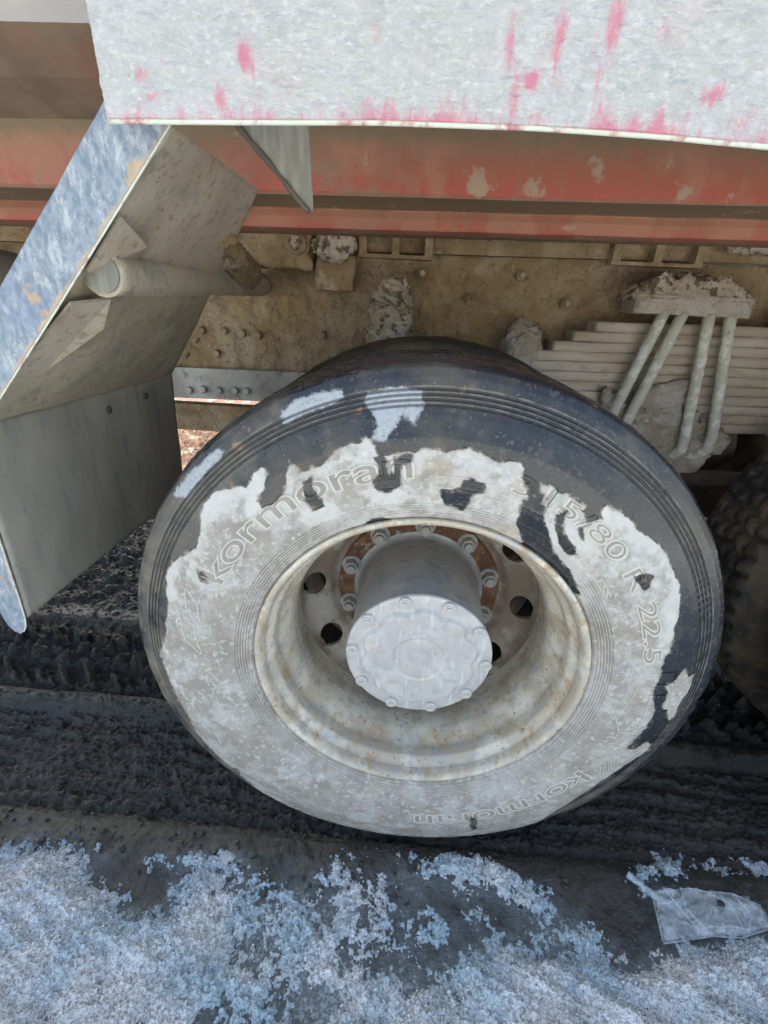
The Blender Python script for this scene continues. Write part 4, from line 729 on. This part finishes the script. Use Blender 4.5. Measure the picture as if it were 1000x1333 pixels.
RIM = [(.3055, .006), (.3068, .0), (.3055, -.0040), (.3015, -.0055), (.297, -.0035), (.2935, .001), (.2915, .008), (.2905, .016), (.2885, .022), (.284, .028), (.2790, .035), (.2775, .050), (.2775, .062), (.2745, .070), (.269, .080), (.262, .094), (.2585, .110), (.2575, .130), (.2595, .150), (.2625, .165), (.2645, .185), (.265, .21), (.265, .232), (.285, .25), (.305, .254)]
def dense(prof, n):
    p = np.array(prof); s = np.concatenate([[0], np.cumsum(np.hypot(*np.diff(p, axis=0).T))]); t = np.linspace(0, s[-1], n)
    R, Y = np.interp(t, s, p[:, 0]), np.interp(t, s, p[:, 1]); ker = np.hanning(7); ker /= ker.sum()
    R2 = np.convolve(np.pad(R, 3, mode='edge'), ker, 'valid'); Y2 = np.convolve(np.pad(Y, 3, mode='edge'), ker, 'valid')
    return np.stack([R2, Y2], -1)
def rim_attr(V, T_, Rr, Y): return {'lipmask': np.clip(1 - np.abs(Y - .002) / .012, 0, 1) * (Rr > .28) * .8}
# disc: hub face at y .272, cone with hand holes, outer ledge
DISC = [(.262, .205), (.2635, .198), (.266, .194)]
def build_disc(name, parent):
    prof = [(.120, .272), (.150, .272), (.172, .272), (.190, .271), (.1975, .266), (.203, .258), (.208, .252), (.216, .247), (.226, .242), (.238, .236), (.250, .228), (.258, .218), (.262, .206), (.2645, .196)]
    p = dense(prof, 60); back = p[::-1] + [0, .010]; p = np.concatenate([p, back, p[:1]]); n = 240
    d0 = lathe('disc_blank', p, n, None, None, flip=True)
    V, Q = [], []
    for k in range(10):
        a = R_(93 + 36 * k); s = len(V); m = 40
        for y in (.19, .30):
            for i in range(m):
                t = 2 * math.pi * i / m; dt, dr = .0295 * math.cos(t), .0235 * math.sin(t)
                V.append(((.239 + dr) * math.sin(a) + dt * math.cos(a), y, (.239 + dr) * math.cos(a) - dt * math.sin(a)))
        Q += [(s + i, s + (i + 1) % m, s + m + (i + 1) % m, s + m + i) for i in range(m)] + [tuple(s + i for i in range(m))[::-1], tuple(s + m + i for i in range(m))]
    me = bpy.data.meshes.new('cutter'); me.from_pydata(V, [], Q)
    import bmesh
    for q in (me, d0.data):
        bm = bmesh.new(); bm.from_mesh(q); bmesh.ops.remove_doubles(bm, verts=bm.verts[:], dist=1e-6); bmesh.ops.recalc_face_normals(bm, faces=bm.faces[:]); bm.to_mesh(q); bm.free()
    c = bpy.data.objects.new('cutter', me); COL.objects.link(c)
    mo = d0.modifiers.new('b', 'BOOLEAN'); mo.operation = 'DIFFERENCE'; mo.solver = 'EXACT'; mo.object = c
    bpy.context.view_layer.update(); res = bpy.data.meshes.new_from_object(d0.evaluated_get(bpy.context.evaluated_depsgraph_get()))
    bpy.data.objects.remove(c); bpy.data.objects.remove(d0)
    co = np.zeros(len(res.vertices) * 3); res.vertices.foreach_get('co', co); co = co.reshape(-1, 3); rr = np.hypot(co[:, 0], co[:, 2])
    at = res.attributes.new('rustring', 'FLOAT', 'POINT'); at.data.foreach_set('value', np.ascontiguousarray(np.clip(1 - (rr - .186) / .012, 0, 1) * .7, np.float32))
    res.materials.clear(); res.name = name
    o = link(name, res, 'disc', parent); res.set_sharp_from_angle(angle=R_(40)); return o
_shared = {}
def share(key, fn, parent):
    if key not in _shared: o = fn(parent); _shared[key] = (o, o.data); return o
    src, me = _shared[key]; o = src.copy(); COL.objects.link(o); o.parent = parent; return o
def hexnut(name, parent, r, h, washer, stud, m='nut'):
    """axis along -Y from the origin"""
    V, Fc = [], []
    def ring(rad, y, k=24, hexa=False, ph=0):
        s = len(V)
        for i in range(k):
            a = 2 * math.pi * i / k + ph; q = rad
            if hexa: q = rad * math.cos(math.pi / 6) / math.cos((a - ph) % (math.pi / 3) - math.pi / 6)
            V.append((q * math.sin(a), y, q * math.cos(a)))
        return s
    rings = [ring(washer, 0), ring(washer, -.004), ring(washer * .93, -.0055), ring(r * 1.12, -.0056), ring(r, -.006, hexa=True), ring(r, -h * .86, hexa=True), ring(r * .86, -h), ring(stud * 1.08, -h), ring(stud, -h + .002), ring(stud, -h - .6 * stud), ring(stud * .8, -h - .75 * stud)]
    for a, b_ in zip(rings, rings[1:]):
        for i in range(24): Fc.append((a + i, a + (i + 1) % 24, b_ + (i + 1) % 24, b_ + i)[::-1])
    Fc.append(tuple(rings[-1] + i for i in range(24))[::-1])
    return pydata(name, V, Fc, m, parent)
def make_hub(parent):
    prof = dense([(.152, .262), (.150, .2615), (.141, .258), (.1375, .252), (.1360, .23), (.1355, .10), (.1355, .046), (.1365, .040), (.1365, .0405)], 60)
    return lathe('hub', prof, 160, 'hub', parent, flip=True)
def make_cap(parent):
    n, R0 = 400, np.concatenate([np.linspace(.0005, .096, 60), np.linspace(.097, .122, 40), np.array([.126, .132, .1372, .1385, .1390, .1385, .1365])])
    T_, Rg = np.meshgrid(np.linspace(0, 2 * np.pi, n, endpoint=False), R0, indexing='ij')
    scal = .1115 - .010 * np.exp(-((((T_ - R_(21)) / R_(36) + .5) % 1 - .5) / .22) ** 2)
    y = .0310 - .0085 * (1 - smooth(scal - .006, scal + .004, Rg)) + .0018 * (1 - smooth(.047, .052, Rg)) - .0022 * (1 - smooth(.030, .046, Rg)) * .35
    y = y + .0022 * smooth(.085, .098, Rg) * (1 - smooth(scal - .008, scal - .002, Rg)) * 0
    y += np.where(Rg > .1368, 0, 0); k = len(R0)
    y[:, -5] = .0312; y[:, -4] = .0325; y[:, -3] = .036; y[:, -2] = .0405; y[:, -1] = .042
    y += .0006 * fbm(Rg * np.sin(T_), Rg * np.cos(T_), 0, 3, 30) * (Rg < .13)
    V = np.stack([Rg * np.sin(T_), y, Rg * np.cos(T_)], -1).reshape(-1, 3); return npmesh('hub_cap', V, gridq(n, k, True)[:, ::-1], 'cap', parent)
def make_drum(parent):
    return lathe('brake_drum', dense([(.14, .288), (.215, .288), (.222, .295), (.222, .42), (.19, .44)], 30), 64, 'under', parent, flip=True)

def wheel(name, loc, flip, detail):
    wd = build_disc(name, None) if 'disc' not in _shared else None
    if wd is not None: _shared['disc'] = wd
    else: wd = _shared['disc'].copy(); COL.objects.link(wd)
    wd.name = name; wd.parent = T; wd.location = Vector(loc) - T.location
    if flip: wd.rotation_euler = (0, 0, math.pi)
    share('rim', lambda p: lathe('rim', dense(RIM, 130), 420, 'rim', p, rim_attr, flip=True), wd)
    if detail == 2: near_tyre(wd)
    else: plain_tyre(wd, detail == 0 and loc[0] == 0)
    if detail:
        share('hub', make_hub, wd); share('cap', make_cap, wd)
        share('flange', lambda p: lathe('hub_flange', dense([(.13, .262), (.184, .262), (.187, .265), (.187, .272)], 20), 160, 'rustplate', p, flip=True), wd)
        for k in range(10):
            a = R_(1.5 + 36 * k)
            o = share('nut', lambda p: hexnut('wheel_nut', p, .0175, .024, .0225, .0105), wd); o.location = (.1665 * math.sin(a), .262, .1665 * math.cos(a)); o.rotation_euler = (0, .3 * k, 0)
            a = R_(21 + 36 * k)
            o = share('cb', lambda p: hexnut('hub_bolt', p, .0088, .0075, .0118, .0035, 'cap'), wd); o.location = (.1275 * math.sin(a), .0312, .1275 * math.cos(a)); o.rotation_euler = (0, .7 * k, 0)
    return wd
W = wheel('wheel', (0, 0, 0), False, 2); W['label'] = 'near rear wheel, its sidewall coated in pale dried mud'
wheel('wheel', (0, .625, 0), True, 0)['label'] = 'inner twin wheel hidden behind the outer one'
wheel('wheel', (1.36, 0, 0), False, 1); wheel('wheel', (1.36, .625, 0), True, 0)['label'] = 'dark muddy tyre at the right edge'
for xx in (0, 1.36): wheel('wheel', (xx, 2.50, 0), True, 1); wheel('wheel', (xx, 1.875, 0), False, 0)

# moulded lettering bent round the sidewall
def sidewall_y(r): R, Y = tyre_profile(True); m = Y < .06; return np.interp(r, R[m], Y[m])
_Rs, _Ys = tyre_profile(True); _m = _Ys < .06
def lettering(text, a0, a1, r0, h, xscale=None, outline=.0012, font_off=0.0, body=.0010, weight=.0):
    cu = bpy.data.curves.new('t', 'FONT'); cu.body = text; cu.size = 1.0; cu.resolution_u = 6; cu.offset = weight
    me_f = None; out = []
    for mode in ('face', 'line'):
        c = cu.copy(); c.fill_mode = 'FRONT' if mode == 'face' else 'NONE'
        if mode == 'line': c.bevel_depth = outline / h * 1.0; c.bevel_resolution = 1
        ob = bpy.data.objects.new('t', c); COL.objects.link(ob); bpy.context.view_layer.update()
        me = bpy.data.meshes.new_from_object(ob.evaluated_get(bpy.context.evaluated_depsgraph_get())); bpy.data.objects.remove(ob)
        out.append(me)
    face, line = out
    if True:
        import bmesh
        bm = bmesh.new(); bm.from_mesh(face); bmesh.ops.triangulate(bm, faces=bm.faces[:])
        for _ in range(4):
            le = [e for e in bm.edges if e.calc_length() > .12]
            if le: bmesh.ops.subdivide_edges(bm, edges=le, cuts=1); bmesh.ops.triangulate(bm, faces=bm.faces[:])
        bm.to_mesh(face); bm.free()
    def co(me): a = np.zeros(len(me.vertices) * 3); me.vertices.foreach_get('co', a); return a.reshape(-1, 3)
    A, B = co(face), co(line); x0, x1 = A[:, 0].min(), A[:, 0].max()
    V = np.concatenate([A, B]); raised = np.concatenate([np.zeros(len(A)), np.ones(len(B))])
    z_up = np.concatenate([np.full(len(A), body * .4), B[:, 2] * h + body * .6])
    u = (V[:, 0] - x0) / (x1 - x0); th = R_(a0) + (R_(a1) - R_(a0)) * u; r = r0 + V[:, 1] * h
    yy = np.interp(r, _Rs[_m], _Ys[_m]) - .0010 - z_up
    VV = np.stack([r * np.sin(th), yy, r * np.cos(th)], -1)
    faces = [tuple(p.vertices) for p in face.polygons] + [tuple(i + len(A) for i in p.vertices) for p in line.polygons]
    me = bpy.data.meshes.new('lettering'); me.from_pydata([tuple(v) for v in VV], [], faces); me.update()
    at = mud_attrs(VV, th, r, np.full(len(r), -.01)); at['raised'] = raised * at['mud_a']; at['face'] = (1 - raised) * at['mud_a']
    for k, v in at.items(): q = me.attributes.new(k, 'FLOAT', 'POINT'); q.data.foreach_set('value', np.ascontiguousarray(v, np.float32))
    o = link('lettering', me, 'tyre', W, False); return o
lettering('kormoran', -64, -5.5, .382, .058, weight=.02)['label'] = 'raised word kormoran at upper left'
lettering('315/80 R 22.5', 16, 79.5, .384, .040, weight=.012)['label'] = 'raised size marking at upper right'
lettering('kormoran', 122, 177, .388, .052, weight=.02)['label'] = 'raised word kormoran at the bottom'
lettering('TUBELESS', 36, 56, .345, .015, outline=.0006, weight=.0)['label'] = 'small raised word'
def rel_curve(name, pts, r=.0010):
    """moulded line on the sidewall through (angle deg, radius) points"""
    P_ = []
    for (a, b_), (c, d) in zip(pts, pts[1:]):
        k = max(2, int(abs(c - a) / .8) + int(abs(d - b_) / .004))
        for i in range(k): t = i / k; P_.append((a + (c - a) * t, b_ + (d - b_) * t))
    P_.append(pts[-1]); V = [(q * math.sin(R_(a)), float(np.interp(q, _Rs[_m], _Ys[_m])) - .0012, q * math.cos(R_(a))) for a, q in P_]
    o = tube(name, V, r, 'tyre', W, 6); co = np.array([v.co for v in o.data.vertices]); th = np.arctan2(co[:, 0], co[:, 2]); rr = np.hypot(co[:, 0], co[:, 2])
    at = mud_attrs(co, th, rr, np.full(len(rr), -.01)); at['raised'] = at['mud_a']
    for k, v in at.items(): q = o.data.attributes.new(k, 'FLOAT', 'POINT'); q.data.foreach_set('value', np.ascontiguousarray(v, np.float32))
    return o
for k in range(3):                             # moulded chevrons beside each word
    a = 114.5 + 2.1 * k; rel_curve('moulded_mark', [(a + 2, .392), (a - 3, .412), (a + 1.2, .438), (a + 2.2, .438), (a - 1.6, .412), (a + 3.2, .392), (a + 2, .392)], .0008)
for s in (0, 1): rel_curve('moulded_mark', [(-88 + 9 * s, .395), (-84 + 9 * s, .425), (-76 + 7 * s, .438), (-79 + 7 * s, .41), (-88 + 9 * s, .395)], .0012)
rel_curve('moulded_mark', [(-1, .385), (14, .385), (16, .380), (15.5, .368), (-1, .366), (-1, .385)], .0009)
rel_curve('moulded_mark', [(83, .40), (83, .445), (86.5, .445), (86.5, .402), (90, .402), (90, .440)], .0010)
rel_curve('moulded_mark', [(86, .385), (100, .372), (104, .39), (103, .42), (90, .41)], .0009)

# ---------------------------------------------------------------- loose things on the ground
def gz(x, y): return GROUND + float(ground_h(np.array([x]), np.array([y]))[0])
def bag():
    root = empty('plastic_bag', (float(np.mean([p[0] for p in BAG])), float(np.mean([p[1] for p in BAG])), GROUND))
    tag(root, 'crumpled clear plastic bag with a narrow neck lying on dark mud', 'plastic bag')
    import bmesh
    for layer in (0, 1):
        xs = np.linspace(min(p[0] for p in BAG) - .005, max(p[0] for p in BAG) + .005, 120); ys = np.linspace(min(p[1] for p in BAG) - .005, max(p[1] for p in BAG) + .005, 90)
        X, Y = np.meshgrid(xs, ys, indexing='ij'); d = sdf(BAG, X, Y)
        puff = np.clip(d, 0, .03) ** .6 * .075
        crease = (1 - np.abs(perlin(X * 15 + Y * 9, Y * 26, 3 + layer)) * 2.4).clip(0, 1) * .014 + (1 - np.abs(perlin(X * 30, Y * 44 - X * 12, 7 + layer)) * 3).clip(0, 1) * .005
        Z = np.interp(X, [xs[0], xs[-1]], [gz(xs[0], float(ys.mean())), gz(xs[-1], float(ys.mean()))]) + .006 + (puff * .9 + crease if layer else crease * .3 + .001)
        Q = gridq(120, 90); dv = d.ravel(); keep = dv[Q].min(1) > -.0005; Q = Q[keep]; used = np.unique(Q); mp = np.zeros(X.size, int); mp[used] = np.arange(len(used))
        V = np.stack([X, Y, Z], -1).reshape(-1, 3)[used] - np.array(root.location)
        npmesh('film', V, mp[Q], 'film', root)
    a = [(.5 * (NECK[0][0] + NECK[1][0]), .5 * (NECK[0][1] + NECK[1][1])), (.5 * (NECK[2][0] + NECK[3][0]), .5 * (NECK[2][1] + NECK[3][1]))]
    P_ = [Vector((a[0][0], a[0][1], GROUND + .030)), Vector(((a[0][0] + a[1][0]) / 2, (a[0][1] + a[1][1]) / 2, GROUND + .026)), Vector((a[1][0] + .01, a[1][1] - .004, GROUND + .018))]
    o = tube('neck', [p - root.location for p in P_], [.0075, .006, .0085], 'film', root, 14, noise=.003, cap=False, sub=10)
    for fold in ([(.56, -.055), (.585, -.10), (.60, -.125)], [(.60, -.052), (.592, -.09), (.615, -.124)], [(.66, -.06), (.69, -.075), (.695, -.112), (.62, -.118)], [(.71, -.06), (.725, -.09), (.70, -.12)], [(.545, -.085), (.57, -.08), (.58, -.06)]):
        tube('fold', [Vector((x, y, gz(x, y) + .022)) - root.location for x, y in fold], .0013, 'film', root, 6, sub=5, noise=.001)
    # folded-over borders of the film
    c = Vector((root.location.x, root.location.y, 0))
    for i in (0, 9, 8, 7):
        p, q = BAG[i], BAG[(i + 1) % 10]
    pts = [BAG[0], BAG[9], BAG[8], BAG[7], BAG[6], BAG[5]]
    tube('hem', [Vector((x, y, gz(x, y) + .010)) - root.location for x, y in pts], .0016, 'film', root, 6, sub=4)
    pts = [BAG[0], BAG[1], BAG[2], BAG[3], BAG[4]]
    tube('hem', [Vector((x, y, gz(x, y) + .010)) - root.location for x, y in pts], .0016, 'film', root, 6, sub=4)
bag()
o = lump('mud_spot', (.668, -.078, gz(.668, -.078) + .030), (.0075, .006, .002), 'ground', None, .2, 60, 3, 4); _b = bpy.data.objects['plastic_bag']; o.parent = _b; o.location = -Vector(_b.location)
o = lump('ice_chunk', (-.382, -.070, GROUND + .012), (.017, .012, .009), 'ice', None, .35, 30, 3, 2); o.data.shade_flat(); tag(o, 'small broken piece of grey ice at the edge of the snow below the tyre', 'ice')
